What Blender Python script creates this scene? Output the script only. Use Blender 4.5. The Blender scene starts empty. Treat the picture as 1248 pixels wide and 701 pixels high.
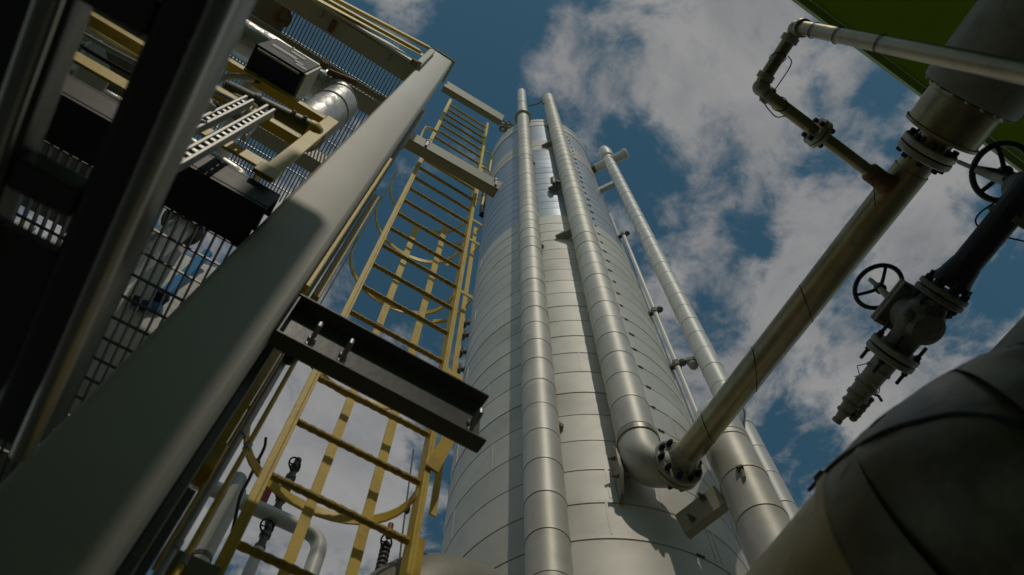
import bpy, bmesh, math, random
from mathutils import Vector, noise
random.seed(7)
R = math.radians
scene = bpy.context.scene
COL = scene.collection
EYE = 1.6                                   # height of the lens above the ground

# ------------------------------------------------------------------ survey of the place
# the steelwork runs along world X and Y; the camera looks up, 32 degrees east of +Y
F, ZX, ZY, CX, CY = 890., 627., -36., 624., 350.5
HEAD = R(32)
def _n(a):
    l = math.sqrt(sum(c*c for c in a)); return [c/l for c in a]
def _d(a, b): return sum(x*y for x, y in zip(a, b))
up = _n([ZX-CX, CY-ZY, F])
k_ = up[2]; fw = _n([-up[0]*k_, -up[1]*k_, 1-up[2]*k_])
rt = _n([fw[2]*up[1]-fw[1]*up[2], fw[0]*up[2]-fw[2]*up[0], fw[1]*up[0]-fw[0]*up[1]])
if rt[0] < 0: rt = [-c for c in rt]
c_, s_ = math.cos(HEAD), math.sin(HEAD)
AX = [rt[i]*c_+fw[i]*s_ for i in range(3)]
AY = [-rt[i]*s_+fw[i]*c_ for i in range(3)]
AZ = up
def ray(px, py):
    d = [(px-CX)/F, (CY-py)/F, 1.]
    return Vector((_d(AX, d), _d(AY, d), _d(AZ, d)))
def _w(v): return Vector((v[0], v[1], v[2]+EYE))
def onX(px, py, x): d = ray(px, py); return _w(d*(x/d.x))
def onY(px, py, y): d = ray(px, py); return _w(d*(y/d.y))
def onZ(px, py, z): d = ray(px, py); return _w(d*(z/d.z))       # z above the lens
def onH(px, py, D): d = ray(px, py); return _w(d*(D/math.hypot(d.x, d.y)))
def V(x, y, z): return Vector((x, y, z+EYE))                      # z above the lens

# ------------------------------------------------------------------ mesh builder
BASE = {}
def frame(ax):
    ax = Vector(ax).normalized()
    t = Vector((0, 0, 1)) if abs(ax.z) < .9 else Vector((1, 0, 0))
    a = ax.cross(t).normalized(); b = ax.cross(a).normalized()
    return ax, a, b
class MB:
    def __init__(s): s.v = []; s.f = []
    def add(s, vs, fs):
        o = len(s.v); s.v += [Vector(x) for x in vs]; s.f += [[i+o for i in f] for f in fs]; return s
    def box(s, x0, x1, y0, y1, z0, z1):
        x0, x1 = sorted((x0, x1)); y0, y1 = sorted((y0, y1)); z0, z1 = sorted((z0, z1))
        z0 += EYE; z1 += EYE
        return s.add([(x0,y0,z0),(x1,y0,z0),(x1,y1,z0),(x0,y1,z0),(x0,y0,z1),(x1,y0,z1),(x1,y1,z1),(x0,y1,z1)],
              [(3,2,1,0),(4,5,6,7),(0,1,5,4),(1,2,6,5),(2,3,7,6),(3,0,4,7)])
    def bar(s, p, q, w, h, side=None):
        p, q = Vector(p), Vector(q); ax = (q-p).normalized()
        if side is None: _, a, b = frame(ax)
        else:
            a = Vector(side); a = (a-ax*a.dot(ax)).normalized(); b = ax.cross(a)
        a = a*w/2; b = b*h/2
        vs = [p-a-b, p+a-b, p+a+b, p-a+b, q-a-b, q+a-b, q+a+b, q-a+b]
        return s.add(vs, [(3,2,1,0),(4,5,6,7),(0,1,5,4),(1,2,6,5),(2,3,7,6),(3,0,4,7)])
    def strip(s, pts, w, h, wdir):
        """flat bar swept along pts: w along wdir, h across"""
        pts = [Vector(p) for p in pts]; vs = []; fs = []; n = len(pts); wd = Vector(wdir).normalized()
        for i, p in enumerate(pts):
            t = (pts[min(i+1, n-1)]-pts[max(i-1, 0)]).normalized()
            b = t.cross(wd).normalized(); a = wd*w/2; b = b*h/2
            vs += [p-a-b, p+a-b, p+a+b, p-a+b]
        for i in range(n-1):
            for j in range(4):
                k = (j+1) % 4; fs.append((i*4+j, i*4+k, i*4+4+k, i*4+4+j))
        fs += [(3,2,1,0), tuple(4*(n-1)+j for j in range(4))]
        return s.add(vs, fs)
    def tube(s, pts, r, n=14, cap=True, closed=False):
        pts = [Vector(p) for p in pts]; m = len(pts); rs = r if isinstance(r, (list, tuple)) else [r]*m
        vs = []; fs = []; a = None
        for i, p in enumerate(pts):
            if closed: t = (pts[(i+1) % m]-pts[i-1]).normalized()
            else: t = (pts[min(i+1, m-1)]-pts[max(i-1, 0)]).normalized()
            if a is None: _, a, b = frame(t)
            a = (a-t*a.dot(t)).normalized(); b = t.cross(a)
            for j in range(n):
                g = 2*math.pi*j/n; vs.append(p+(a*math.cos(g)+b*math.sin(g))*rs[i])
        for i in range(m if closed else m-1):
            for j in range(n):
                k = (j+1) % n; i2 = (i+1) % m
                fs.append((i*n+j, i*n+k, i2*n+k, i2*n+j))
        if cap and not closed:
            fs += [tuple(range(n-1, -1, -1)), tuple((m-1)*n+j for j in range(n))]
        return s.add(vs, fs)
    def lathe(s, p, ax, prof, n=24, cap=True):
        p = Vector(p); ax, a, b = frame(ax); vs = []; fs = []
        for (t, r) in prof:
            for j in range(n):
                g = 2*math.pi*j/n; vs.append(p+ax*t+(a*math.cos(g)+b*math.sin(g))*max(r, 1e-4))
        for i in range(len(prof)-1):
            for j in range(n):
                k = (j+1) % n; fs.append((i*n+k, i*n+j, i*n+n+j, i*n+n+k))
        if cap: fs += [tuple(range(n)), tuple((len(prof)-1)*n+j for j in range(n-1, -1, -1))]
        return s.add(vs, fs)
    def cyl(s, p, q, r, n=16):
        p, q = Vector(p), Vector(q); return s.lathe(p, q-p, [(0, r), ((q-p).length, r)], n)
    def ring(s, c, ax, R_, r, n=32, m=10):
        ax, a, b = frame(ax)
        return s.tube([Vector(c)+(a*math.cos(2*math.pi*i/n)+b*math.sin(2*math.pi*i/n))*R_ for i in range(n)], r, m, closed=True)
    def ball(s, c, r, n=16, m=10, sc=(1, 1, 1)):
        c = Vector(c); vs = []; fs = []
        for i in range(m+1):
            ph = math.pi*i/m
            for j in range(n):
                g = 2*math.pi*j/n
                vs.append(c+Vector((r*sc[0]*math.sin(ph)*math.cos(g), r*sc[1]*math.sin(ph)*math.sin(g), r*sc[2]*math.cos(ph))))
        for i in range(m):
            for j in range(n):
                k = (j+1) % n; fs.append((i*n+j, i*n+n+j, i*n+n+k, i*n+k))
        return s.add(vs, fs)
    def build(s, name, mat, parent=None, bevel=0, seg=2, angle=35):
        root = parent
        while root is not None and root.parent is not None: root = root.parent
        b = BASE.get(root.name, Vector()) if root is not None else Vector()
        me = bpy.data.meshes.new(name)
        me.from_pydata([tuple(v-b) for v in s.v], [], s.f); me.update()
        bm = bmesh.new(); bm.from_mesh(me)
        bmesh.ops.remove_doubles(bm, verts=bm.verts, dist=1e-5)
        bmesh.ops.recalc_face_normals(bm, faces=bm.faces)
        for f in bm.faces: f.smooth = True
        for e in bm.edges:
            if len(e.link_faces) == 2 and e.calc_face_angle(0) > R(angle): e.smooth = False
        bm.to_mesh(me); bm.free()
        me.materials.append(mat)
        o = bpy.data.objects.new(name, me); COL.objects.link(o)
        if parent is not None: o.parent = parent
        if bevel:
            md = o.modifiers.new('bevel', 'BEVEL'); md.width = bevel; md.segments = seg
            md.limit_method = 'ANGLE'; md.angle_limit = R(40); md.harden_normals = False
        return o
def tag(o, label=None, cat=None, group=None, kind=None):
    if label: o['label'] = label
    if cat: o['category'] = cat
    if group: o['group'] = group
    if kind: o['kind'] = kind
    return o
def thing(name, loc, label, cat, group=None):
    o = bpy.data.objects.new(name, None); COL.objects.link(o); o.location = loc; o.empty_display_size = .1
    BASE[o.name] = Vector(loc); return tag(o, label, cat, group)
def rebase(o, loc):
    """a copied thing keeps its local shape and moves to loc"""
    o.location = loc; BASE[o.name] = Vector(loc)
def copy_tree(o, parent=None):
    c = o.copy(); COL.objects.link(c)
    if parent is not None: c.parent = parent
    for ch in list(o.children): copy_tree(ch, c)
    return c

# ------------------------------------------------------------------ materials
def mat(name, c1, c2=None, rough=.5, metal=0., scale=6., bump=0., bscale=None, rvar=.1, dirt=None, dscale=2.5, damt=.5, spec=.5, aniso=None, coat=0.):
    m = bpy.data.materials.new(name); m.use_nodes = True; nt = m.node_tree; N = nt.nodes; L = nt.links
    p = N['Principled BSDF']; tc = N.new('ShaderNodeTexCoord'); mp = N.new('ShaderNodeMapping')
    L.new(tc.outputs['Object'], mp.inputs['Vector'])
    if aniso: mp.inputs['Scale'].default_value = aniso
    n1 = N.new('ShaderNodeTexNoise'); n1.inputs['Scale'].default_value = scale; n1.inputs['Detail'].default_value = 6; n1.inputs['Roughness'].default_value = .62
    L.new(mp.outputs[0], n1.inputs['Vector'])
    rp = N.new('ShaderNodeValToRGB'); rp.color_ramp.elements[0].position = .3; rp.color_ramp.elements[1].position = .7
    c2 = c2 or tuple(x*.86 for x in c1)
    rp.color_ramp.elements[0].color = (*c2, 1); rp.color_ramp.elements[1].color = (*c1, 1)
    L.new(n1.outputs[0], rp.inputs[0]); out = rp.outputs[0]
    if dirt:
        n2 = N.new('ShaderNodeTexNoise'); n2.inputs['Scale'].default_value = dscale; n2.inputs['Detail'].default_value = 9; n2.inputs['Roughness'].default_value = .7
        L.new(tc.outputs['Object'], n2.inputs['Vector'])
        r2 = N.new('ShaderNodeValToRGB'); r2.color_ramp.elements[0].position = .5; r2.color_ramp.elements[1].position = .72
        r2.color_ramp.elements[0].color = (0, 0, 0, 1); r2.color_ramp.elements[1].color = (damt, damt, damt, 1)
        L.new(n2.outputs[0], r2.inputs[0])
        mx = N.new('ShaderNodeMix'); mx.data_type = 'RGBA'; L.new(r2.outputs[0], mx.inputs[0]); L.new(out, mx.inputs[6]); mx.inputs[7].default_value = (*dirt, 1)
        out = mx.outputs[2]
    L.new(out, p.inputs['Base Color'])
    p.inputs['Metallic'].default_value = metal; p.inputs['Specular IOR Level'].default_value = spec
    p.inputs['Coat Weight'].default_value = coat; p.inputs['Coat Roughness'].default_value = .15
    mr = N.new('ShaderNodeMapRange'); mr.inputs['To Min'].default_value = max(rough-rvar, .02); mr.inputs['To Max'].default_value = rough+rvar
    L.new(n1.outputs[0], mr.inputs['Value']); L.new(mr.outputs[0], p.inputs['Roughness'])
    if bump:
        n3 = N.new('ShaderNodeTexNoise'); n3.inputs['Scale'].default_value = bscale or scale*4; n3.inputs['Detail'].default_value = 3
        L.new(tc.outputs['Object'], n3.inputs['Vector'])
        b = N.new('ShaderNodeBump'); b.inputs['Strength'].default_value = bump; b.inputs['Distance'].default_value = .02
        L.new(n3.outputs[0], b.inputs['Height']); L.new(b.outputs[0], p.inputs['Normal'])
    return m
M = {}
M['clad'] = mat('aluminium_cladding', (.84, .815, .75), (.77, .745, .685), .54, .16, 1.6, .22, 2.6, .08, (.36, .32, .26), 1.3, .35, aniso=(1, 1, 2.5))
M['clad_pipe'] = mat('pipe_cladding', (.83, .80, .73), (.75, .72, .65), .52, .20, 2.2, .16, 4., .08, (.34, .29, .2), 1.7, .4)
M['clad_sky_tint'] = mat('sky_tinted_cladding', (.56, .61, .66), (.48, .54, .60), .36, .7, 1.1, .06, 1.5, .06)  # base colour tinted blue to stand in for reflected sky
M['clad_white'] = mat('white_cladding', (.82, .81, .78), (.74, .73, .70), .5, .12, 2, .03, 3., .08)
M['foil'] = mat('foil_wrap', (.80, .79, .76), (.62, .61, .58), .38, .45, 9, .55, 14., .12)
M['column'] = mat('light_grey_paint', (.57, .545, .49), (.53, .51, .455), .5, 0, 1.3, 0, None, .08, (.40, .365, .29), 2.2, .35)
M['cream'] = mat('cream_paint', (.50, .465, .345), (.43, .395, .285), .45, 0, 4, .03, 30., .08, (.27, .21, .13), 4., .4)
M['beam_dark'] = mat('grey_green_paint', (.125, .13, .115), (.09, .095, .085), .42, 0, 5, .05, 30., .1, (.10, .09, .07), 6., .5)
M['frame_dark'] = mat('dark_steel_paint', (.13, .13, .115), (.10, .10, .09), .3, 0, 5, .03, 20., .06, coat=.3)
M['rail'] = mat('polished_rail_steel', (.62, .60, .54), (.54, .52, .46), .30, .85, 8, .03, 30.)
M['olive'] = mat('olive_paint', (.24, .235, .17), (.19, .185, .13), .5, 0, 4, .03, 20., .08, (.1, .09, .06), 5., .4)
M['yellow'] = mat('yellow_paint', (.84, .55, .045), (.75, .47, .035), .42, 0, 7, .06, 60., .1, (.30, .19, .06), 9., .55)
M['yellow_pale'] = mat('faded_yellow_paint', (.95, .70, .11), (.88, .61, .07), .45, 0, 7, .05, 60., .1, (.30, .2, .08), 8., .45)
M['rung'] = mat('worn_yellow_paint', (.80, .56, .08), (.50, .34, .08), .55, 0, 30, .5, 160., .12, (.12, .09, .06), 16., .6)
M['stainless'] = mat('stainless_steel', (.44, .385, .24), (.31, .27, .155), .34, .88, 5, .06, 20., .1, (.12, .10, .06), 3.5, .5)
M['steel'] = mat('dull_steel', (.54, .51, .42), (.38, .35, .28), .42, .45, 9, .12, 30., .1, (.13, .11, .08), 7., .5)
M['galv'] = mat('galvanised_steel', (.50, .50, .49), (.36, .365, .36), .45, .6, 22, .08, 60., .1)
M['dark_bolt'] = mat('blued_bolt_steel', (.035, .045, .06), (.02, .022, .03), .4, .6, 20)
M['black_pipe'] = mat('black_coated_pipe', (.022, .022, .024), (.014, .014, .015), .45, .1, 12, .15, 50., .12, (.05, .035, .02), 8., .4)
M['valve'] = mat('cast_valve_steel', (.25, .235, .19), (.12, .115, .092), .5, .25, 16, .35, 40., .12, (.12, .06, .025), 9., .6)
M['valve_pale'] = mat('pale_valve_steel', (.44, .42, .35), (.29, .275, .225), .5, .2, 12, .2, 40., .1, (.12, .09, .05), 9., .5)
M['wheel'] = mat('dark_green_handwheel', (.022, .034, .033), (.014, .02, .02), .35, 0, 15, .08, 50.)
M['rust'] = mat('rusty_steel', (.30, .17, .06), (.15, .08, .03), .7, .2, 18, .4, 60.)
M['green'] = mat('green_sheet_paint', (.22, .33, .03), (.18, .27, .025), .45, 0, 2, .03, 12., .08, (.05, .06, .02), 2., .4)
M['green_sheet'] = mat('green_roofing_sheet', (.24, .34, .03), (.19, .28, .025), .45, 0, 2, .03, 12., .08)
_nt = M['green_sheet'].node_tree; _p = _nt.nodes['Principled BSDF']; _t = _nt.nodes.new('ShaderNodeBsdfTranslucent'); _t.inputs[0].default_value = (.36, .46, .05, 1)
_m = _nt.nodes.new('ShaderNodeMixShader'); _m.inputs[0].default_value = .36
_nt.links.new(_p.outputs[0], _m.inputs[1]); _nt.links.new(_t.outputs[0], _m.inputs[2]); _nt.links.new(_m.outputs[0], _nt.nodes['Material Output'].inputs[0])
def per_sheet(m, pitch, z0, amt):
    """each cladding sheet comes from its own batch: a slightly different tone per course"""
    nt = m.node_tree; N = nt.nodes; L = nt.links; p = N['Principled BSDF']; src = p.inputs['Base Color'].links[0].from_socket
    tc = N.new('ShaderNodeTexCoord'); sp = N.new('ShaderNodeSeparateXYZ'); L.new(tc.outputs['Object'], sp.inputs[0])
    def mth(op, a, b):
        q = N.new('ShaderNodeMath'); q.operation = op
        for i, x in enumerate((a, b)):
            if isinstance(x, (int, float)): q.inputs[i].default_value = x
            else: L.new(x, q.inputs[i])
        return q.outputs[0]
    k = mth('FLOOR', mth('DIVIDE', mth('SUBTRACT', sp.outputs[2], z0), pitch), 0)
    wn = N.new('ShaderNodeTexWhiteNoise'); wn.noise_dimensions = '1D'; L.new(k, wn.inputs['W'])
    g = mth('ADD', mth('MULTIPLY', wn.outputs[0], amt), 1-amt)
    mx = N.new('ShaderNodeMix'); mx.data_type = 'RGBA'; mx.blend_type = 'MULTIPLY'; mx.inputs[0].default_value = 1
    cb = N.new('ShaderNodeCombineColor')
    for i in range(3): L.new(g, cb.inputs[i])
    L.new(src, mx.inputs[6]); L.new(cb.outputs[0], mx.inputs[7]); L.new(mx.outputs[2], p.inputs['Base Color'])
per_sheet(M['clad'], .372, (3.89+1.6) % .372, .14)
per_sheet(M['clad_pipe'], .372, 0., .10)
M['lime'] = mat('lime_edge_trim', (.40, .44, .10), None, .5)
M['grey'] = mat('grey_coating', (.34, .325, .26), (.27, .26, .21), .5, .1, 6, .1, 20., .08, (.1, .085, .05), 5., .5)
M['duct'] = mat('weathered_duct_cladding', (.50, .40, .18), (.30, .245, .12), .4, .65, 3.5, .35, 6., .1, (.05, .045, .035), 3., .75)
M['duct_wrap'] = mat('dark_bitumen_wrap', (.24, .20, .12), (.10, .085, .052), .38, .45, 4, .35, 7., .14, (.02, .018, .012), 3.5, .75)
M['black'] = mat('black_rubber', (.018, .018, .018), None, .5)
M['navy'] = mat('navy_cabinet_paint', (.03, .05, .095), (.024, .04, .08), .6, 0, 6, .02, 20., spec=.2)
M['mark'] = mat('white_marking', (.78, .77, .74), (.6, .59, .56), .6, 0, 20)
M['white'] = mat('white_sheet', (.76, .75, .72), (.66, .65, .62), .55, 0, 4, .05, 12.)
M['sack'] = mat('white_woven_sack', (.80, .79, .75), (.66, .65, .61), .7, 0, 5, .7, 8., .05, (.4, .37, .3), 4., .4)
M['blue'] = mat('blue_webbing', (.03, .33, .78), None, .6)
M['red'] = mat('red_tag', (.45, .05, .03), None, .5)
M['edge'] = mat('black_edge_paint', (.05, .05, .043), (.035, .035, .03), .5, 0, 5, .03, 30., .1, (.09, .08, .06), 6., .4, spec=.3)
M['tray'] = mat('pale_tray_steel', (.52, .51, .48), (.38, .37, .35), .45, .3, 20)
M['grating'] = mat('galvanised_grating', (.20, .20, .19), (.13, .13, .125), .5, .5, 30)
M['concrete'] = mat('concrete_ground', (.13, .124, .108), (.095, .09, .08), .85, 0, 1.2, .3, 40., .05, (.06, .055, .05), .6, .5)
M['conduit'] = mat('grey_flexible_conduit', (.72, .70, .65), None, .5, 0, 10)

# ------------------------------------------------------------------ ground, sky, sun
g = MB(); g.add([(-900, -900, 0), (900, -900, 0), (900, 900, 0), (-900, 900, 0)], [(0, 1, 2, 3)])
tag(g.build('ground', M['concrete']), 'grey concrete yard under the plant', 'ground', kind='structure')

SUN = Vector((-.14, -.56, .815)).normalized()
w = bpy.data.worlds.new('World'); scene.world = w; w.use_nodes = True
nt = w.node_tree; N = nt.nodes; L = nt.links; N.clear()
wo = N.new('ShaderNodeOutputWorld')
sky = N.new('ShaderNodeTexSky'); sky.sky_type = 'NISHITA'; sky.sun_disc = False
sky.sun_elevation = math.asin(SUN.z); sky.sun_rotation = math.atan2(SUN.x, SUN.y)
sky.air_density = 1.1; sky.dust_density = .35; sky.ozone_density = 1.6
SKY_STRENGTH = .092
bg1 = N.new('ShaderNodeBackground'); bg1.inputs[1].default_value = SKY_STRENGTH
tint = N.new('ShaderNodeMix'); tint.data_type = 'RGBA'; tint.blend_type = 'MULTIPLY'; tint.inputs[0].default_value = 1
L.new(sky.outputs[0], tint.inputs[6]); tint.inputs[7].default_value = (.74, 1.2, 1.05, 1); L.new(tint.outputs[2], bg1.inputs[0])
bg2 = N.new('ShaderNodeBackground'); bg2.inputs[1].default_value = 1.0
tc = N.new('ShaderNodeTexCoord'); sp = N.new('ShaderNodeSeparateXYZ'); L.new(tc.outputs['Generated'], sp.inputs[0])
def math_(op, a, b=None, clamp=False):
    m = N.new('ShaderNodeMath'); m.operation = op; m.use_clamp = clamp
    for i, x in enumerate((a, b)):
        if x is None: continue
        if isinstance(x, (int, float)): m.inputs[i].default_value = x
        else: L.new(x, m.inputs[i])
    return m.outputs[0]
zc = math_('MAXIMUM', sp.outputs[2], .06)
cb = N.new('ShaderNodeCombineXYZ'); L.new(math_('DIVIDE', sp.outputs[0], zc), cb.inputs[0]); L.new(math_('DIVIDE', sp.outputs[1], zc), cb.inputs[1])
P = cb.outputs[0]                                            # a point on the flat cloud layer
def fbm(scale, detail, rough, dist=0., off=(0, 0, 0)):
    mp = N.new('ShaderNodeMapping'); mp.inputs['Location'].default_value = off; L.new(P, mp.inputs[0])
    n = N.new('ShaderNodeTexNoise'); n.inputs['Scale'].default_value = scale; n.inputs['Detail'].default_value = detail
    n.inputs['Roughness'].default_value = rough; n.inputs['Distortion'].default_value = dist
    L.new(mp.outputs[0], n.inputs['Vector']); return n.outputs[0]
n_big = fbm(2.6, 12, .62, .25, (3.1, 1.7, 0)); n_mid = fbm(8., 10, .62, .4, (7., 2., 0)); n_fine = fbm(24., 8, .6, .3, (2., 5., 0))
dens = math_('ADD', math_('MULTIPLY', math_('SUBTRACT', n_big, .5), 2.3), math_('MULTIPLY', math_('SUBTRACT', n_mid, .5), 2.7))
dens = math_('ADD', dens, math_('MULTIPLY', math_('SUBTRACT', n_fine, .5), .95))
dens = math_('ADD', dens, .16)
# where the cloud layer is thick and where it opens (layer coordinates, from their bearing in the sky)
BLOBS = [(590, 70, 150, -.75), (545, 40, 60, -.15), (485, 15, 60, .8), (1100, 195, 28, -.4), (1030, 335, 32, -.35), (1185, 270, 32, -.35), (1240, 235, 28, -.35), (870, 150, 30, -.25), (660, 85, 40, .55), (830, 80, 130, .45), (700, 30, 50, .2), (960, 60, 90, .35), (930, 200, 110, .35),
         (760, 215, 70, -.38), (925, 290, 40, -.62), (1085, 100, 42, -.6), (985, 105, 30, -.4), (1105, 235, 60, .2), (1070, 300, 90, .35),
         (1150, 330, 60, .2), (1225, 350, 40, -.5), (950, 545, 75, -.55), (1040, 480, 80, .5), (1000, 610, 40, .2), (870, 330, 60, -.15), (870, 400, 40, -.3),
         (890, 440, 30, .25), (520, 300, 110, -.75), (450, 330, 60, -.35), (520, 545, 60, -.35), (400, 520, 130, .8), (340, 610, 150, .6), (470, 640, 70, .3), (400, 400, 50, .1),
         (1200, 60, 80, .1), (1140, 420, 70, .3), (350, 80, 130, -.5), (1200, 130, 60, .25)]
for (bx, by, br, wt) in BLOBS:
    a = ray(bx, by); e = ray(bx+br*.7, by+br*.7)
    ca = Vector((a.x/a.z, a.y/a.z, 0)); ce = Vector((e.x/e.z, e.y/e.z, 0)); rad = (ce-ca).length
    vd = N.new('ShaderNodeVectorMath'); vd.operation = 'DISTANCE'; L.new(P, vd.inputs[0]); vd.inputs[1].default_value = ca
    mr = N.new('ShaderNodeMapRange'); mr.interpolation_type = 'SMOOTHSTEP'
    mr.inputs['From Min'].default_value = 0; mr.inputs['From Max'].default_value = rad*1.5
    mr.inputs['To Min'].default_value = wt*1.1; mr.inputs['To Max'].default_value = 0
    L.new(vd.outputs['Value'], mr.inputs['Value']); dens = math_('ADD', dens, mr.outputs[0])
cov = N.new('ShaderNodeMapRange'); cov.interpolation_type = 'SMOOTHSTEP'
cov.inputs['From Min'].default_value = -.20; cov.inputs['From Max'].default_value = .62; cov.inputs['To Max'].default_value = .93
L.new(dens, cov.inputs['Value'])
shade = N.new('ShaderNodeValToRGB'); L.new(fbm(5., 8, .6, .4, (1., 9., 0)), shade.inputs[0])
CL = (.74, .73, .72)
shade.color_ramp.elements[0].position = .36; shade.color_ramp.elements[1].position = .60
shade.color_ramp.elements[0].color = (CL[0]*.68, CL[1]*.70, CL[2]*.74, 1); shade.color_ramp.elements[1].color = (*CL, 1)
L.new(shade.outputs[0], bg2.inputs[0])
mx = N.new('ShaderNodeMixShader'); L.new(cov.outputs[0], mx.inputs[0]); L.new(bg1.outputs[0], mx.inputs[1]); L.new(bg2.outputs[0], mx.inputs[2])
L.new(mx.outputs[0], wo.inputs[0])
sl = bpy.data.lights.new('sun', 'SUN'); sl.energy = 2.0; sl.angle = R(.9); sl.color = (1, .91, .76)
so = bpy.data.objects.new('sun', sl); COL.objects.link(so); so.rotation_euler = SUN.to_track_quat('Z', 'Y').to_euler(); so.location = SUN*40

# ------------------------------------------------------------------ camera
cd = bpy.data.cameras.new('camera'); cam = bpy.data.objects.new('camera', cd); COL.objects.link(cam); scene.camera = cam
from mathutils import Matrix
right = Vector((AX[0], AY[0], AZ[0])); upv = Vector((AX[1], AY[1], AZ[1])); fwd = Vector((AX[2], AY[2], AZ[2]))
cam.matrix_world = Matrix(((right.x, upv.x, -fwd.x, 0), (right.y, upv.y, -fwd.y, 0), (right.z, upv.z, -fwd.z, EYE), (0, 0, 0, 1)))
cd.sensor_width = 36; cd.lens = F/1248*36; cd.clip_start = .02; cd.clip_end = 3000
cd.dof.use_dof = True; cd.dof.focus_distance = 6.0; cd.dof.aperture_fstop = 3.2

# ------------------------------------------------------------------ shared pieces
def seamed(z0, z1, r, step, groove=.009, depth=.010, start=None, lap=.003):
    """profile of metal cladding: courses that overlap with a shadow gap"""
    pr = [(z0, r)]; z = start if start is not None else z0+step
    while z < z1-.05:
        g_ = groove*random.uniform(.55, 1.45); pr += [(z, r), (z+.0005, r-depth), (z+g_, r-depth), (z+g_+.0005, r+lap*random.uniform(.4, 1.6)), (z+g_+.06, r)]
        z += step*random.uniform(.96, 1.04)
    pr.append((z1, r)); return pr
def hexbolt(p, ax, r, h, name, m, parent, stud=0.):
    b = MB(); p = Vector(p); ax = Vector(ax).normalized()
    b.lathe(p, ax, [(0, r), (h*.85, r), (h, r*.82)], 6)
    if stud: b.cyl(p+ax*h*.9, p+ax*(h+stud), r*.55, 8)
    return b.build(name, m, parent, angle=25)
def flange(c, ax, R_, t, parent, m, nb=8, rb=.011, gap=.006, stud=.0, bolt='dark_bolt', name='flange', phase=0.):
    """a pair of flange discs with a gasket gap and bolts through both"""
    c = Vector(c); ax, a, b = frame(ax)
    fl = MB()
    fl.lathe(c-ax*(t+gap/2), ax, [(0, R_*.97), (t*.15, R_), (t*.85, R_), (t, R_*.985)], 32)
    fl.lathe(c+ax*gap/2, ax, [(0, R_*.985), (t*.15, R_), (t*.85, R_), (t, R_*.97)], 32)
    o = fl.build(name, m, parent, angle=30)
    gk = MB(); gk.cyl(c-ax*gap/2, c+ax*gap/2, R_*.80, 28); gk.build('gasket', M['black'], o)
    for i in range(nb):
        g = 2*math.pi*(i+phase)/nb; d = (a*math.cos(g)+b*math.sin(g))*R_*.80
        hexbolt(c+d+ax*(t+gap/2), ax, rb, rb*1.5, 'bolt', M[bolt], o, stud)
        hexbolt(c+d-ax*(t+gap/2), -ax, rb, rb*1.5, 'bolt', M[bolt], o, stud)
    return o
def arc(c, u, v, r, a0, a1, n=10):
    c, u, v = Vector(c), Vector(u).normalized(), Vector(v).normalized()
    return [c+(u*math.cos(R(a0+(a1-a0)*i/n))+v*math.sin(R(a0+(a1-a0)*i/n)))*r for i in range(n+1)]
def elbow(p, corner, q, rad, n=10):
    """polyline p -> rounded corner -> q"""
    p, c, q = Vector(p), Vector(corner), Vector(q); a = (p-c).normalized(); b = (q-c).normalized()
    out = [p]
    for i in range(n+1):
        t = i/n; s0 = c+a*rad; s1 = c+b*rad
        out.append(s0*(1-t)**2+c*2*t*(1-t)+s1*t*t)
    return out+[q]
def handwheel(c, ax, R_, r, parent, m, spokes=3, ph=0.):
    c = Vector(c); ax, a, b = frame(ax)
    h = MB(); h.ring(c, ax, R_, r, 36, 10)
    for i in range(spokes):
        g = 2*math.pi*i/spokes+ph; d = a*math.cos(g)+b*math.sin(g)
        h.tube([c-ax*R_*.16, c+d*R_*.5-ax*R_*.12, c+d*R_], [r*.85, r*.75, r*.7], 8)
    h.lathe(c-ax*R_*.3, ax, [(0, R_*.2), (R_*.05, R_*.24), (R_*.3, R_*.22), (R_*.34, R_*.16)], 16)
    return h.build('handwheel', m, parent)
def smooth(pts, n=6):
    p = [Vector(q) for q in pts]; p = [p[0]*2-p[1]]+p+[p[-1]*2-p[-2]]; out = []
    for i in range(1, len(p)-2):
        a, b, c, d = p[i-1:i+3]
        for j in range(n):
            t = j/n; out.append(.5*((2*b)+(c-a)*t+(2*a-5*b+4*c-d)*t*t+(3*b-a-3*c+d)*t**3))
    return out+[p[-2]]
X_, Y_, Z_ = Vector((1, 0, 0)), Vector((0, 1, 0)), Vector((0, 0, 1))

# ------------------------------------------------------------------ the tall storage tank
TX, TY, TR = 3.141, 3.728, 1.3
tank = thing('storage_tank', (TX, TY, 0), 'tall pale metal-clad cylindrical tank rising to the sky with ringed seams', 'tank')
tz = EYE
b = MB(); b.lathe((TX, TY, 0), Z_, seamed(.0, 11.0+tz, TR, .372, .010, .014, (3.89+tz) % .372), 128, cap=False); b.build('shell', M['clad'], tank, angle=40)
b = MB(); b.lathe((TX, TY, 0), Z_, seamed(11.0+tz, 15.6+tz, TR-.004, .372, .010, .014), 128, cap=False); o = b.build('shell_upper', M['clad_sky_tint'], tank, angle=40)
b = MB(); b.lathe((TX, TY, 0), Z_, seamed(15.6+tz, 16.5+tz, TR, .372, .010, .014), 128, cap=False); b.build('shell_band', M['clad'], tank, angle=40)
b = MB(); b.lathe((TX, TY, 0), Z_, [(16.5+tz, TR-.006), (18.25+tz, TR-.006)], 128, cap=False); b.build('sky_tint_band', M['clad_sky_tint'], tank, angle=40)  # the blue of the reflected sky is partly in its colour
b = MB(); b.lathe((TX, TY, 0), Z_, [(18.25+tz, TR+.004), (18.7+tz, TR+.004), (18.72+tz, TR-.02), (18.75+tz, TR+.012), (18.98+tz, TR+.012), (19.0+tz, TR-.03), (19.2+tz, TR*.9), (19.45+tz, TR*.6), (19.6+tz, TR*.25), (19.62+tz, .01)], 128, cap=False)
b.build('domed_roof', M['clad_white'], tank, angle=40)
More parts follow.
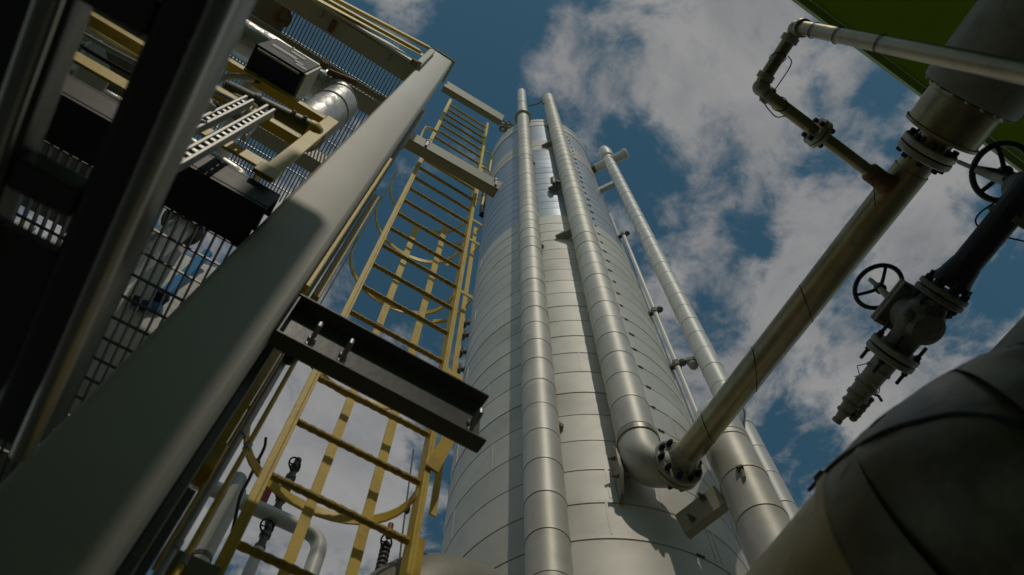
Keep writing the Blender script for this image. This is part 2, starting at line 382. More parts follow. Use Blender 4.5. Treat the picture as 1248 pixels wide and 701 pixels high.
def tank_pt(ang, z, r=TR): a = R(ang); return V(TX+math.cos(a)*r, TY+math.sin(a)*r, z)
TC = math.degrees(math.atan2(-TY, -TX))                      # bearing from the tank to the viewer
for zi in range(44):                                         # lap clips where the sheets close
    z = 3.89+.372*zi - .02
    if z > 18: break
    for da in (37, ):
        p = tank_pt(TC+da+random.uniform(-.6, .6), z, TR+.006); n = (p-V(TX, TY, z)); n.z = 0; n.normalize()
        lw = random.uniform(.018, .036); b = MB(); b.bar(p-Z_.cross(n)*lw, p+Z_.cross(n)*lw, .014, .012, n); b.build('sheet_clip', M['valve'], tank)
def tank_bracket(ang, z0, z1, reach, thick, m='steel'):
    d = Vector((math.cos(R(ang)), math.sin(R(ang)), 0)); s = Z_.cross(d)
    b = MB(); c0 = V(TX, TY, z0)+d*(TR-.02); c1 = V(TX, TY, z1)+d*(TR-.02)
    vs = []
    for sg in (-1, 1):
        o_ = s*thick/2*sg
        vs += [c0+o_, c0+d*reach*.55+o_, c0+d*reach+Z_*(z1-z0)*.3+o_, c0+d*reach+Z_*(z1-z0)*.8+o_, c1+d*reach*.7+o_, c1+o_]
    b.add(vs, [tuple(range(5, -1, -1)), tuple(range(6, 12))]+[(i, (i+1) % 6, 6+(i+1) % 6, 6+i) for i in range(6)])
    o = b.build('bracket', M[m], tank, bevel=.003)
    for q in (.3, .7):
        p = V(TX, TY, z0+(z1-z0)*q)+d*(TR+reach*.6)+s*thick/2
        hexbolt(p, s, .018, .022, 'bolt', M['valve'], o, .03); hexbolt(p-s*thick, -s, .018, .022, 'bolt', M['valve'], o, .03)
tank_bracket(TC+13, 4.22, 4.75, .20, .03, 'grey')
tank_bracket(TC+38-2*38-28, 3.9, 4.3, .16, .02, 'cream')
b = MB()                                                     # dark opening and its flap under the roof rim
p = tank_pt(TC+22, 18.1, TR); n = (p-V(TX, TY, 18.1)).normalized(); b.bar(p-Z_*.1, p+Z_*.1, .34, .06, Z_.cross(n)); b.build('vent_opening', M['black'], tank)
b = MB()
for z in (15.2, 16.4):
    p = tank_pt(TC-76, z, TR+.03)
    b.bar(p-Z_*.6, p+Z_*.6, .10, .12, X_)
b.build('cable_duct', M['black'], tank)
for q, (z, da) in enumerate(((8.9, -71), (8.5, -73), (9.4, -74), (7.2, -76), (8.0, -72))):
    p = tank_pt(TC+da, z, TR+.10); p2 = tank_pt(TC+da, z, TR-.02)
    b = MB(); b.cyl(p2, p, .035, 10); b.cyl(p-Z_*.09, p+Z_*.07, .06, 12); b.build('gauge_fitting', M['valve'], tank)
rr_ = random.Random(3)                              # upright lap joints of the sheets
for zi in range(-8, 19):
    z0 = 3.89+.372*zi
    for q in range(3):
        a = TC+rr_.choice((-58, -34, -16, 10, 27, 44, 60))+rr_.uniform(-3, 3); p0 = tank_pt(a, z0+.015, TR+.001); n = p0-V(TX, TY, z0+.015); n.z = 0
        b = MB(); b.bar(p0, p0+Z_*.345, .018, .004, Z_.cross(n)); b.build('upright_lap', M['clad'], tank)
rv = MB()                                                    # relief fittings on the roof edge
for (dx, dy, dz, hh) in ((0, 0, 0, .9), (.12, -.05, .1, .7), (-.14, .06, .05, .8), (.2, .1, .2, .5)):
    q = tank_pt(TC-33, 19.15, TR*.96)+Vector((dx, dy, dz))
    rv.lathe(q, Z_, [(0, .05), (hh*.3, .05), (hh*.31, .10), (hh*.4, .10), (hh*.41, .045), (hh*.8, .045), (hh*.81, .085), (hh, .07)], 12)
    rv.tube([q+Z_*hh*.6, q+Z_*hh*.6+Vector((-.16, -.1, .02)), q+Z_*hh*.3+Vector((-.22, -.14, 0))], .03, 8)
rv.build('relief_fittings', M['valve_pale'], tank)

# the risers in front of the tank
def clad_riser(name, x, y, r, z0, z1, label, seam, mname='clad_pipe'):
    t = thing(name, (x, y, max(z0+EYE, 0)), label, 'pipe')
    b = MB(); b.lathe(V(x, y, 0)-Z_*EYE, Z_, seamed(z0+EYE, z1+EYE, r, seam, .008, .009), 40); b.build('cladding', M[mname], t, angle=40)
    return t
r1 = clad_riser('insulated_riser', 2.02, 2.772, .150, -1.6, 19.3, 'ringed metal-clad pipe left of the other risers, running straight up past the tank top', .372)
b = MB(); b.lathe(V(2.02, 2.772, 19.3), Z_, [(0, .128), (1.2, .128), (1.21, .14), (1.3, .14), (1.31, .125), (3.55, .125), (3.62, .11), (3.64, .02)], 32); b.build('vent_stack', M['clad_white'], r1)
b = MB(); b.lathe(V(2.02, 2.772, 18.6), Z_, [(0, .16), (.02, .21), (.1, .21), (.12, .16)], 32); b.build('collar', M['steel'], r1)
for z in (5.2, 9.6, 14.4):
    b = MB(); b.bar(V(2.02, 2.772, z), tank_pt(TC-4, z, TR-.01), .05, .09, Z_); b.build('stand_off', M['grey'], r1)
r2 = thing('insulated_riser', (2.617, 2.322, 4.4+EYE), 'ringed metal-clad pipe at the tank middle, ending in an elbow at the long bare pipe', 'pipe')
PA = onZ(838, 553, 4.4); PB = onZ(1111, 207, 3.9); PD = (PB-PA).normalized()
b = MB(); b.lathe(V(2.617, 2.322, 0), Z_, seamed(4.78, 21.3, .162, .372, .008, .009), 40); b.build('cladding', M['clad_pipe'], r2, angle=40)
b = MB(); b.lathe(V(2.617, 2.322, 21.3), Z_, [(0, .162), (.02, .13), (.1, .14), (.14, .10), (.15, .01)], 32); b.build('end_cap', M['clad_white'], r2)
FC = onZ(824, 567, 4.4)
cor = V(2.617, 2.322, 4.41); 
bend = elbow(V(2.617, 2.322, 4.80), cor, FC-PD*.055, .17, 14)
b = MB(); b.tube(bend, [.158]+[.162-.028*(i/14)**2 for i in range(15)]+[.128], 32); b.build('elbow', M['clad_pipe'], r2)
b = MB(); b.lathe(V(2.617, 2.322, 4.70), Z_, [(0, .169), (.05, .171), (.06, .163)], 32, cap=False); b.build('lap_band', M['steel'], r2)
for z in (9.9, 12.4, 15.8):
    b = MB(); b.bar(V(2.617, 2.322, z), tank_pt(TC+6, z, TR-.01), .05, .12, Z_); b.build('stand_off', M['grey'], r2)
b = MB(); q = V(2.51, 2.43, 12.4); b.cyl(q, q+Vector((-.13, .05, 0)), .03, 10); b.lathe(q+Vector((-.13, .05, -.16)), Z_, [(0, .03), (.1, .05), (.3, .05), (.36, .02)], 12); b.build('bleed_valve', M['valve'], r2)
b = MB(); b.tube([V(2.617, 2.322, 20.6)+Vector((-.16, .02, 0)), V(2.35, 2.52, 20.55), V(2.17, 2.70, 20.5)], .018, 8); b.tube([V(2.46, 2.36, 21.0), V(2.44, 2.37, 20.5), V(2.44, 2.37, 20.1)], .03, 8); b.build('vent_line', M['rust'], r2)

# stand-off pipe on the right with its branch
SX, SY = 4.02, 2.24
r3 = thing('standoff_pipe', (SX, SY, 0), 'capped clad pipe standing off the tank right side with a wye branch low down', 'pipe')
b = MB(); b.lathe(V(SX, SY, -1.6), Z_, seamed(0, 1.6+17.7, .118, .372, .008, .006), 36); b.build('cladding', M['clad_white'], r3, angle=40)
b = MB(); b.lathe(V(SX, SY, 16.9), Z_, [(0, .15), (.03, .165), (.5, .165), (.53, .14), (.8, .13), (.95, .08), (.98, .01)], 32); b.build('end_cap', M['clad_white'], r3)
p = V(SX, SY, 16.6); tdir = (V(TX, TY, 16.6)-p).normalized()
b = MB(); b.cyl(p-tdir*.36, p+tdir*.35, .11, 24); b.lathe(p-tdir*.36, -tdir, [(0, .135), (.06, .135), (.10, .09), (.11, .01)], 24); b.build('cross_connection', M['clad_white'], r3)
b = MB(); b.cyl(p+tdir*.3, p+tdir*.62, .085, 20); b.build('nozzle', M['rust'], r3)
b = MB(); pz = V(SX, SY, 14.9); b.bar(pz, pz+tdir*.55, .16, .10, Z_); b.build('stand_off', M['clad_white'], r3)
LX, LY = 3.075, 1.885
b = MB(); up_ = V(SX, SY, 6.55); dn_ = V(LX, LY, 4.62)
path = elbow(up_+Z_*.05, V(SX, SY, 6.3), (up_+dn_)/2-Z_*.05, .2, 8)[1:]+elbow((up_+dn_)/2-Z_*.05, V(LX, LY, 4.86), dn_-Z_*.1, .2, 8)[1:]
b.tube(path, [.125+.045*min(1, i/(len(path)*.6)) for i in range(len(path))], 32); b.build('branch', M['clad_white'], r3)
b = MB(); pr = seamed(0, 1.6+4.62, .166, .40, .009, .009, 1.6+4.05-.4*14); b.lathe(V(LX, LY, -1.6), Z_, pr, 40); b.build('drop_leg', M['clad_pipe'], r3, angle=40)
b = MB()
for i, t in enumerate((.5, )):
    a_ = path[int(t*(len(path)-1))]; t_ = (path[min(int(t*(len(path)-1))+1, len(path)-1)]-a_).normalized()
    b.ring(a_, t_, .166+.002*i, .006, 32, 6)
b.build('fold_bands', M['clad_white'], r3)
pp = onH(898, 572, 3.43); b = MB(); b.cyl(pp-Vector((0, 0, 0)), pp+Vector((.03, -.03, 0)), .028, 12); b.build('plug', M['valve'], r3)
b = MB(); b.bar(onH(903, 568, 3.43), onH(907, 582, 3.43), .02, .02); b.build('tab', M['cream'], r3)
brk = onH(866, 640, 3.62)
b = MB(); q0 = V(LX-.10, LY+.14, 4.03); q1 = tank_pt(TC+11, 4.03, TR-.02)
q1 = V(2.88, 2.36, 3.98); q0 = V(2.985, 2.03, 4.03)
b.bar(q0, q1, .21, .07, Z_); o = b.build('gusset_plate', M['cream'], r3, bevel=.004)
for t, dz in ((.35, .07), (.7, -.06)):
    q = q0.lerp(q1, t)+Z_*dz*.8; nn = (q1-q0).cross(Z_).normalized()
    if nn.dot(-q) < 0: nn = -nn
    hexbolt(q+nn*.034, nn, .022, .03, 'bolt', M['valve'], o, .03)

t = thing('conduit_pipe', (3.86, 2.54, 0), 'thin pale pipe clamped beside the tank between tank and stand-off pipe', 'pipe')
b = MB(); b.cyl(V(3.86, 2.54, -1.6), V(3.86, 2.54, 12.1), .032, 14); b.build('pipe', M['clad_white'], t)
for z in (12.0, 8.9, 7.45, 6.2):
    q = V(3.86, 2.54, z); dd = (V(TX, TY, z)-q).normalized()
    b = MB(); b.bar(q-dd*.05, q+dd*.18, .05, .06, Z_); b.lathe(q-Z_*.05, Z_, [(0, .05), (.1, .05)], 10); b.ball(q-dd*.07, .05, 8, 6); b.build('clamp', M['valve'], t)
    if z in (7.45,):
        b = MB(); b.bar(q-dd*.05+Vector((.05, -.05, 0)), q+Vector((.16, -.26, -.1)), .05, .09, Z_); b.ball(q+Vector((.1, -.14, -.12)), .06, 8, 6); b.build('pipe_hanger', M['valve_pale'], t)
t = thing('cable_strip', (3.875, 2.66, 0), 'narrow flat cover strip running up the tank right edge', 'cable cover')
b = MB(); b.box(3.845, 3.90, 2.63, 2.70, -1.6, 13.5); b.build('cover', M['clad_white'], t, bevel=.01)

# ------------------------------------------------------------------ the long bare pipe and its nozzle
gp = thing('process_pipe', PA, 'long bare steel pipe slanting from the tank elbow to the green canopy', 'pipe')
RP = .098
b = MB(); b.tube([PA-PD*.02, PA+(PB-PA)*.33, PA+(PB-PA)*.66, PB], RP, 36); b.build('pipe', M['stainless'], gp)
flange(FC, PD, .195, .040, gp, M['steel'], 10, .023, .010, .015, phase=.25)
b = MB(); b.lathe(PA-PD*.10, PD, [(0, .13), (.05, .115), (.12, RP+.003), (.13, RP)], 36, cap=False); b.build('weld_neck', M['steel'], gp)
F2 = onZ(1130, 184, 3.87)
flange(F2, PD, .150, .034, gp, M['steel'], 8, .019, .010, phase=.4)
b = MB(); b.tube([PB-PD*.02, F2+PD*.2], RP*.92, 32); b.build('nozzle_neck', M['stainless'], gp)
C0 = F2+PD*.10
b = MB(); b.lathe(C0, PD, [(0, .185), (.004, .20), (.02, .202), (.025, .192), (.19, .192), (.195, .205), (.215, .205), (.22, .19)], 48); b.build('collar', M['stainless'], gp)
b = MB(); b.lathe(C0+PD*.22, PD, [(0, .17), (.005, .245), (.03, .25), (.9, .25), (.92, .22)], 48); o = b.build('silencer_shell', M['grey'], gp)
ax, aa, bb = frame(PD)
for i in range(18):
    g = 2*math.pi*i/18; hexbolt(C0+PD*.222+(aa*math.cos(g)+bb*math.sin(g))*.226, -PD, .014, .012, 'bolt', M['steel'], o)
# wire wraps round the pipe
for (u, tilt) in ((.12, .5), (.36, .9), (.60, .55)):
    c = PA+(PB-PA)*u; b = MB()
    b.tube([c+PD*(tilt*.16*math.cos(g))+(aa*math.cos(g)+bb*math.sin(g))*(RP+.002) for g in [2*math.pi*i/28 for i in range(28)]], .0026, 6, closed=True)
    b.build('tie_wire', M['black'], gp)
# branch line: across, round a corner and down
E1 = onZ(1078, 223, 3.86); E1 = E1; E2 = onZ(926, 105, 3.86); E3 = onZ(972, 33, 3.86); E4 = Vector((E3.x, E3.y, 0))
E2 = Vector((E2.x, E1.y-.02, E2.z)); 
bl = thing('branch_pipe', (E3.x, E3.y, 0), 'thin steel pipe looping overhead with two elbows and dropping past the canopy', 'pipe')
RB = .033
b = MB(); b.tube(elbow(E1-X_*.02, E2, (E2+E3)/2, .055, 8)[0:]+elbow((E2+E3)/2, E3, E4, .055, 8)[1:], RB, 24); b.build('pipe', M['stainless'], bl)
for (pt, d) in ((E2, (E1-E2).normalized()), (E2, (E3-E2).normalized()), (E3, (E2-E3).normalized()), (E3, -Z_)):
    b = MB(); b.lathe(pt+d*.045, d, [(0, RB+.003), (.004, RB+.012), (.035, RB+.012), (.038, RB+.002)], 24); b.build('socket', M['steel'], bl)
for q in (E2+(E1-E2).normalized()*.012+(E3-E2).normalized()*.012, E3-Z_*.012+(E2-E3).normalized()*.012):
    b = MB(); b.ball(q, RB+.012, 20, 12); b.build('elbow_fitting', M['steel'], bl)
flange(onZ(997, 162, 3.86), (E1-E2).normalized(), .078, .022, bl, M['steel'], 4, .014, .008, phase=.5)
b = MB(); d = (E1-E2).normalized(); b.lathe(E1-d*.13, d, [(0, RB), (.02, RB+.018), (.11, RB+.018), (.15, RB+.03)], 24); b.build('boss', M['rust'], bl)
for (pt, d) in ((E2+(E1-E2)*.16, (E1-E2).normalized()), (E2+(E3-E2)*.5, (E3-E2).normalized()), (E3-Z_*.22, -Z_), (E3-Z_*.5, -Z_), (E3-Z_*.9, -Z_)):
    b = MB(); x, a2, b2 = frame(d)
    b.tube([pt+x*.03*math.sin(g)+(a2*math.cos(g)+b2*math.sin(g))*(RB+.004) for g in [2*math.pi*i/20 for i in range(20)]], .0024, 6, closed=True); b.build('tie_wire', M['black'], bl)
b = MB(); q = E2+(E1-E2).normalized()*.2; b.tube(smooth([q+Vector((0, .03, -.03)), q+Vector((-.05, .06, -.06)), q+Vector((-.10, .05, -.03)), E2+Vector((.02, .03, -.04))]), .003, 6)
q = E2+(E3-E2)*.6; b.tube(smooth([q+Vector((.03, 0, -.03)), q+Vector((.06, .03, -.06)), E2+Vector((.06, -.02, -.05))]), .003, 6); b.build('loose_wire', M['black'], bl)
b = MB(); q = onZ(1060, 212, 3.86); b.tube([q, q+Vector((.005, .05, -.12)), q+Vector((.0, .12, -.25))], .003, 6); b.build('hanging_wire', M['black'], bl)

# ------------------------------------------------------------------ green canopy overhead
cn = thing('green_canopy', (4.5, -3, 0), 'green painted steel canopy roof overhead at the upper right', 'canopy')
ZC = 6.0; y0 = -.98
xs, ys = 1.5, -2.5                                          # left of xs the unseen roof edge is set back to let sun through
b = MB(); b.box(xs, 9, -5.7, y0-.068, ZC+.02, ZC+.026); b.build('roof_sheet', M['green_sheet'], cn)
b = MB(); b.box(-14, xs-.001, -5.7, ys, ZC+.02, ZC+.06); b.box(-14, -1.9, ys+.001, .9, ZC+.02, ZC+.06); b.build('unseen_shade_deck', M['green'], cn)  # unseen deck on the left, added to block skylight around the column
b = MB(); b.box(xs, 9, y0-.055, y0, ZC, ZC+.14); b.build('edge_beam', M['green'], cn, bevel=.004)
b = MB(); b.box(-1.895, xs-.01, ys, ys+.05, ZC, ZC+.14); b.build('edge_beam', M['green'], cn, bevel=.004)
b = MB(); b.box(xs, 9, y0-.066, y0-.058, ZC+.001, ZC+.019); b.build('edge_trim', M['lime'], cn)
b = MB(); k = SUN.x/SUN.y; ya, yb = -.985, ys+.052; oa, ob = -.385-k*2.185, -.142-k*2.185
tri = [(oa, ya), (ob-.05, ya), (ob-.015, ya-.015), (ob, ya-.06), (ob+k*(yb-ya)+.06, yb), (oa+k*(yb-ya)-.1, yb)]
b.add([(x, y, ZC+.02+EYE) for x, y in tri]+[(x, y, ZC+.05+EYE) for x, y in tri], [(5,4,3,2,1,0), (6,7,8,9,10,11)]+[(i, (i+1) % 6, 6+(i+1) % 6, 6+i) for i in range(6)])
b.build('added_shadow_plate', M['green'], cn)  # unseen plate, added and skewed along the sun to shade the column
for y in (-1.75, -2.2, -3, -3.8, -4.6):
    b = MB(); b.box(xs+.01 if y > ys else -13.9, 8.95, y-.06, y, ZC-.06, ZC+.018); b.build('purlin', M['green'], cn, bevel=.004)
for x in (1.78, 6.5):
    b = MB(); b.box(x, x+.14, -1.70, -1.56, -1.6, ZC-.062); b.build('post', M['green'], cn, bevel=.008)
b = MB(); b.box(-14, 9, -5.6, -5.45, -1.6, ZC-.062); b.build('added_sky_screen', M['green'], cn)  # unseen wall behind the camera, added to keep low skylight off the column

# ------------------------------------------------------------------ black valve line on the right
V0 = onZ(1019, 514, 3.0); V1 = onZ(1247, 238, 3.0); VD = (V1-V0).normalized()
def vp(px, py):
    q = onZ(px, py, 3.0); return V0+VD*((q-V0).dot(VD))
vl = thing('valve_line', vp(1110, 395), 'black pipe ending in a dark gate valve with handwheel and tapered nozzle', 'valve')
b = MB(); b.tube([vp(1158, 343), vp(1200, 292), V1, V1+VD*.9], .062, 28); b.build('pipe', M['black_pipe'], vl)
b = MB(); q = vp(1158, 343); b.lathe(q, -VD, [(-.10, .064), (-.03, .075), (.0, .085), (.02, .085)], 28); b.build('weld_neck', M['black_pipe'], vl)
flange(vp(1146, 358), VD, .112, .024, vl, M['valve'], 8, .0155, .008, .022, phase=.5)
flange(vp(1091, 432), VD, .118, .028, vl, M['valve_pale'], 4, .0155, .010, .05, phase=.5, name='outlet_flange')
b = MB(); a0 = vp(1139, 366); a1 = vp(1097, 424); Ln = (a1-a0).length
b.lathe(a0, a1-a0, [(0, .075), (.02, .07), (.05, .085), (Ln*.35, .098), (Ln*.55, .098), (Ln*.75, .07), (Ln, .068)], 28)
mid = vp(1119, 392)
b.lathe(mid-Z_*.10, Z_, [(0, .05), (.01, .075), (.05, .085), (.2, .085), (.21, .06)], 24)
b.ball(mid+X_*.09+VD*.01, .045, 14, 10); b.ball(mid-X_*.085-Z_*.03, .035, 14, 10)
b.build('valve_body', M['valve'], vl)
b = MB(); q = mid+Z_*.135; b.bar(q-VD*.115, q+VD*.115, .19, .022, X_); b.bar(q-VD*.115+Z_*.026, q+VD*.115+Z_*.026, .19, .022, X_); o = b.build('bonnet_flange', M['valve_pale'], vl, bevel=.006)
for sx in (-1, 1):
    for sy in (-1, 1): hexbolt(q+X_*.075*sx+VD*.09*sy-Z_*.011, -Z_, .012, .016, 'bolt', M['dark_bolt'], o, .015)
b = MB()
for sx in (-1, 1): b.tube([q+X_*.07*sx+Z_*.03, q+X_*.05*sx+Z_*.14, q+X_*.025*sx+Z_*.2], [.016, .013, .015], 10)
b.lathe(q+Z_*.02, Z_, [(0, .03), (.12, .022), (.13, .014), (.34, .012)], 12); b.build('yoke', M['valve_pale'], vl)
handwheel(mid+Z_*.40+VD*-.0, Z_, .118, .012, vl, M['wheel'], 3, .6)
nz0 = vp(1083, 442); nd = (V0-nz0).normalized(); nl = (V0-nz0).length
pr = [(0, .056), (nl*.12, .056), (nl*.13, .06), (nl*.16, .06), (nl*.17, .052), (nl*.36, .05), (nl*.37, .056), (nl*.41, .056), (nl*.42, .05), (nl*.52, .049), (nl*.53, .054), (nl*.58, .054), (nl*.59, .043), (nl*.66, .041),
      (nl*.665, .047), (nl*.70, .047), (nl*.71, .036), (nl*.80, .033), (nl*.81, .038), (nl*.84, .038), (nl*.85, .026)]
pr += [(nl*.95, .02), (nl*.955, .024), (nl*1.0, .024), (nl*1.003, .012)]
b = MB(); b.lathe(nz0, nd, pr, 20); o = b.build('nozzle', M['valve_pale'], vl, angle=25)
b = MB()
for tq in (.5, .58, .67, .76):
    q = nz0+nd*nl*tq+X_*.045+Y_*.0-Z_*.02; b.lathe(q, nd, [(0, .012), (.01, .02), (.03, .02), (.04, .012)], 10); b.ball(q+X_*.012, .014, 8, 6)
b.tube([nz0+nd*nl*.45+X_*.03, nz0+nd*nl*.42+X_*.09, nz0+nd*nl*.45+X_*.115-Z_*.01], .007, 8); b.build('drain_cock', M['valve'], o)
b = MB(); q = nz0+nd*nl*.33; x, a2, b2 = frame(nd); b.tube([q+nd*.02*math.sin(2*g)+(a2*math.cos(g)+b2*math.sin(g))*.062 for g in [2*math.pi*i/20 for i in range(20)]], .003, 6, closed=True)
b.tube([q-X_*.06, q-X_*.09+Z_*.02+VD*.03, q-X_*.05+VD*.09], .003, 6); b.build('seal_wire', M['galv'], o)

v2 = thing('gate_valve', onZ(1262, 232, 2.95), 'dark gate valve with green handwheel cut off at the right edge of the view', 'valve')
q = onZ(1258, 236, 3.02)
b = MB(); b.lathe(q-Z_*.1, Z_, [(0, .05), (.02, .08), (.12, .085), (.2, .07), (.24, .045)], 24); b.lathe(q-VD*.14, VD, [(0, .1), (.03, .1), (.035, .07), (.24, .07), (.245, .1), (.28, .1)], 24); b.build('valve_body', M['valve'], v2)
b = MB()
for s in (-1, 1): b.tube([q+X_*.06*s+Z_*.12, q+X_*.045*s+Z_*.2, q+X_*.02*s+Z_*.25], .013, 10)
b.lathe(q+Z_*.1, Z_, [(0, .05), (.02, .05), (.03, .022), (.3, .018), (.31, .011), (.46, .011)], 12); b.build('yoke', M['valve_pale'], v2)
hw = onZ(1222, 210, 3.42)
handwheel(hw, Vector((.25, .15, 1)), .135, .015, v2, M['wheel'], 3, .2)
b = MB(); b.cyl(hw+Vector((0, 0, -.02)), q+Z_*.25, .016, 12); b.cyl(hw, hw+Vector((-.10, .05, .03)), .014, 10); b.build('stem', M['wheel'], v2)
t = thing('signal_cable', onZ(1190, 275, 3.0), 'thin dark cable looping off the valve line at the right edge', 'cable')
b = MB(); b.tube(smooth([onZ(*p, 3.05) for p in ((1230, 232), (1212, 247), (1196, 258), (1189, 268), (1193, 277), (1206, 283), (1225, 289), (1262, 297))]), .004, 8); b.build('wire', M['black'], t)

# ------------------------------------------------------------------ big insulated duct, lower right
DZ = 1.25
du = thing('insulated_duct', (1.55, .3, DZ+EYE), 'large weathered insulated duct bending close by at the lower right', 'duct')
rD = .40
LIMB = [(722, 924), (800, 858), (908, 701+0), (962, 636), (1016, 572), (1044, 543), (1072, 516), (1106, 492), (1140, 469), (1170, 453), (1196, 440), (1224, 429), (1250, 421), (1290, 408), (1340, 396), (1400, 386)]
LIMB[0], LIMB[1] = (760, 880), (834, 790)
limb = smooth([onZ(p[0], p[1], 1.256) for p in LIMB], 4)
eye = Vector((0, 0, EYE)); axis = []; nrm = []; vws = []
for i, p in enumerate(limb):
    t_ = (limb[min(i+1, len(limb)-1)]-limb[max(i-1, 0)]).normalized(); v_ = (p-eye).normalized()
    n_ = t_.cross(v_).normalized()
    if n_.x < 0: n_ = -n_
    axis.append(p+n_*rD); nrm.append(n_); vws.append(v_)
kb = 16                                                         # where the straight run meets the bend
b = MB(); b.tube(axis[:kb+1], rD, 56); b.build('straight_section', M['duct'], du)
b = MB(); b.tube(axis[kb:], [rD+.010+.002*noise.noise(Vector((i*.6, 3, 1))) for i in range(len(axis)-kb)], 64); el = b.build('elbow', M['duct_wrap'], du)
dd = (axis[kb+1]-axis[kb-1]).normalized()
b = MB(); b.lathe(axis[kb]-dd*.02, dd, [(0, rD+.003), (.006, rD+.014), (.030, rD+.014), (.036, rD+.008)], 64, cap=False); b.build('lap_band', M['duct'], du)
sm = []
for i in range(kb-2, len(axis)):
    th = R(6+min(1, (i-kb+2)/26)*40); sm.append(axis[i]-(nrm[i]*math.cos(th)+vws[i]*math.sin(th))*(rD+.012))
b = MB(); b.tube(smooth(sm, 3), .0042, 8); b.build('seam', M['black'], el)
b = MB(); q = sm[1]; b.bar(q-dd*.012, q+dd*.012, .02, .012, Z_); b.build('latch', M['black'], el)
t = thing('far_duct', onZ(1262, 405, 2.4), 'grey clad duct half hidden behind the dark bend at the right edge', 'duct')
q0 = onZ(1216, 440, 2.3); q1 = onZ(1300, 352, 2.3)
b = MB(); b.tube([q0+X_*.19-Z_*.12, q1+X_*.19-Z_*.12, q1+X_*.19-Z_*.12-Y_*1.5], .26, 36); b.build('shell', M['grey'], t)

# ------------------------------------------------------------------ column of the steel tower on the left
cl = thing('steel_column', (-.21, 1.33, 0), 'light grey square steel column rising from the near left to a capped top', 'column')
def rbox(x0, x1, ya, yb, z0, z1, r, n=5):
    """hollow-section outline with rounded corners, standing along z"""
    pts = []
    for (cx, cy, a0) in ((x1-r, yb-r, 0), (x0+r, yb-r, 90), (x0+r, ya+r, 180), (x1-r, ya+r, 270)):
        for i in range(n+1): a = R(a0+90*i/n); pts.append((cx+r*math.cos(a), cy+r*math.sin(a)))
    m = len(pts); b = MB()
    b.add([(x, y, z0+EYE) for x, y in pts]+[(x, y, z1+EYE) for x, y in pts],
          [(i, (i+1) % m, m+(i+1) % m, m+i) for i in range(m)]+[tuple(range(m-1, -1, -1)), tuple(range(m, 2*m))])
    return b
rbox(-.328, -.080, 1.2, 1.44, -1.6, 8.78, .022).build('shaft', M['column'], cl)
b = MB(); b.box(-.345, -.055, 1.18, 1.46, 8.782, 8.80); b.build('cap_plate', M['cream'], cl, bevel=.003)
b = MB(); b.box(-.36, -.05, 1.17, 1.47, -1.6, -1.575); b.build('base_plate', M['column'], cl)
# members standing just behind the column
def upright(name, label, mname, x0, x1, ya, yb, z0, z1, cat, hollow=False):
    t = thing(name, ((x0+x1)/2, (ya+yb)/2, z0+EYE), label, cat)
    b = MB(); b.box(x0, x1, ya, yb, z0, z1); b.build('post', M[mname], t, bevel=.004)
    if hollow:
        b = MB(); b.box(x0+.006, x1-.006, ya+.006, yb-.006, z1-.05, z1+.002); b.build('open_end', M['black'], t)
    return t
upright('steel_channel', 'dark grey steel channel standing against the column right side', 'beam_dark', -.079, -.052, 1.36, 1.44, -1.6, 6.4, 'channel')
upright('steel_angle', 'pale cream steel angle fixed along the column right corner', 'yellow_pale', -.079, -.058, 1.245, 1.30, 2.35, 4.25, 'angle bar')
upright('square_tube', 'yellow square tube with open top beside the column, at ladder mid height', 'yellow', -.045, -.012, 1.40, 1.44, 2.6, 4.0, 'tube', True)
upright('square_tube', 'yellow square tube with open top high up near the column cap', 'yellow', -.076, -.046, 1.42, 1.46, 5.3, 6.75, 'tube', True)
yc = thing('yellow_channel', (-.02, 1.5, 0), 'yellow steel channel with a bracket block low down behind the column', 'channel')
b = MB(); b.box(-.062, -.030, 1.48, 1.52, 1.72, 2.35); b.build('web', M['yellow_pale'], yc, bevel=.003)
b = MB(); b.box(-.074, -.064, 1.47, 1.53, -1.6, 2.6); b.box(-.028, -.018, 1.48, 1.54, 1.3, 2.6); b.build('flange_plate', M['yellow'], yc, bevel=.002)
b = MB(); b.box(-.080, -.020, 1.455, 1.535, 1.585, 1.70); b.build('bracket_block', M['yellow'], yc, bevel=.004)
b = MB(); b.box(-.062, -.030, 1.48, 1.52, .9, 1.52); b.build('lower_web', M['beam_dark'], yc, bevel=.003)
for i, (dx, y, r_, mm, lab) in enumerate(((-.008, 1.62, .013, 'galv', 'galvanised conduit nearest the yellow channel'), (.030, 1.66, .009, 'yellow_pale', 'slim yellow tube right of the galvanised conduit'),
                                     (-.070, 1.60, .007, 'galv', 'thin bright conduit hugging the column back'))):
    t = thing('conduit', (dx, y, 0), lab, 'conduit', 'conduits beside the column')
    b = MB(); b.cyl(V(dx, y, -1.6), V(dx, y, 2.9-.3*i), r_, 12); b.build('pipe', M[mm], t)
    for z in (.95, 1.45, 1.95):
        b = MB(); b.lathe(V(dx, y, z), Z_, [(0, r_+.004), (.03, r_+.004)], 10); b.build('coupling', M['galv'], t)
t = thing('cable_gland', V(.02, 1.62, 2.38), 'small dark cable gland hanging under the dark beam left end', 'gland')
q = onY(354, 436, 1.6)
b.ball(q, .028, 12, 8, (1, 1, 1.3)); b.tube([q+Z_*.02, q+Vector((-.03, -.01, .05)), q+Vector((-.05, -.02, .02))], .009, 8); b.build('housing', M['black'], t)
b = MB(); b.bar(q+Vector((-.035, 0, .02)), q+Vector((-.05, 0, .09)), .03, .01); b.build('clip', M['galv'], t)

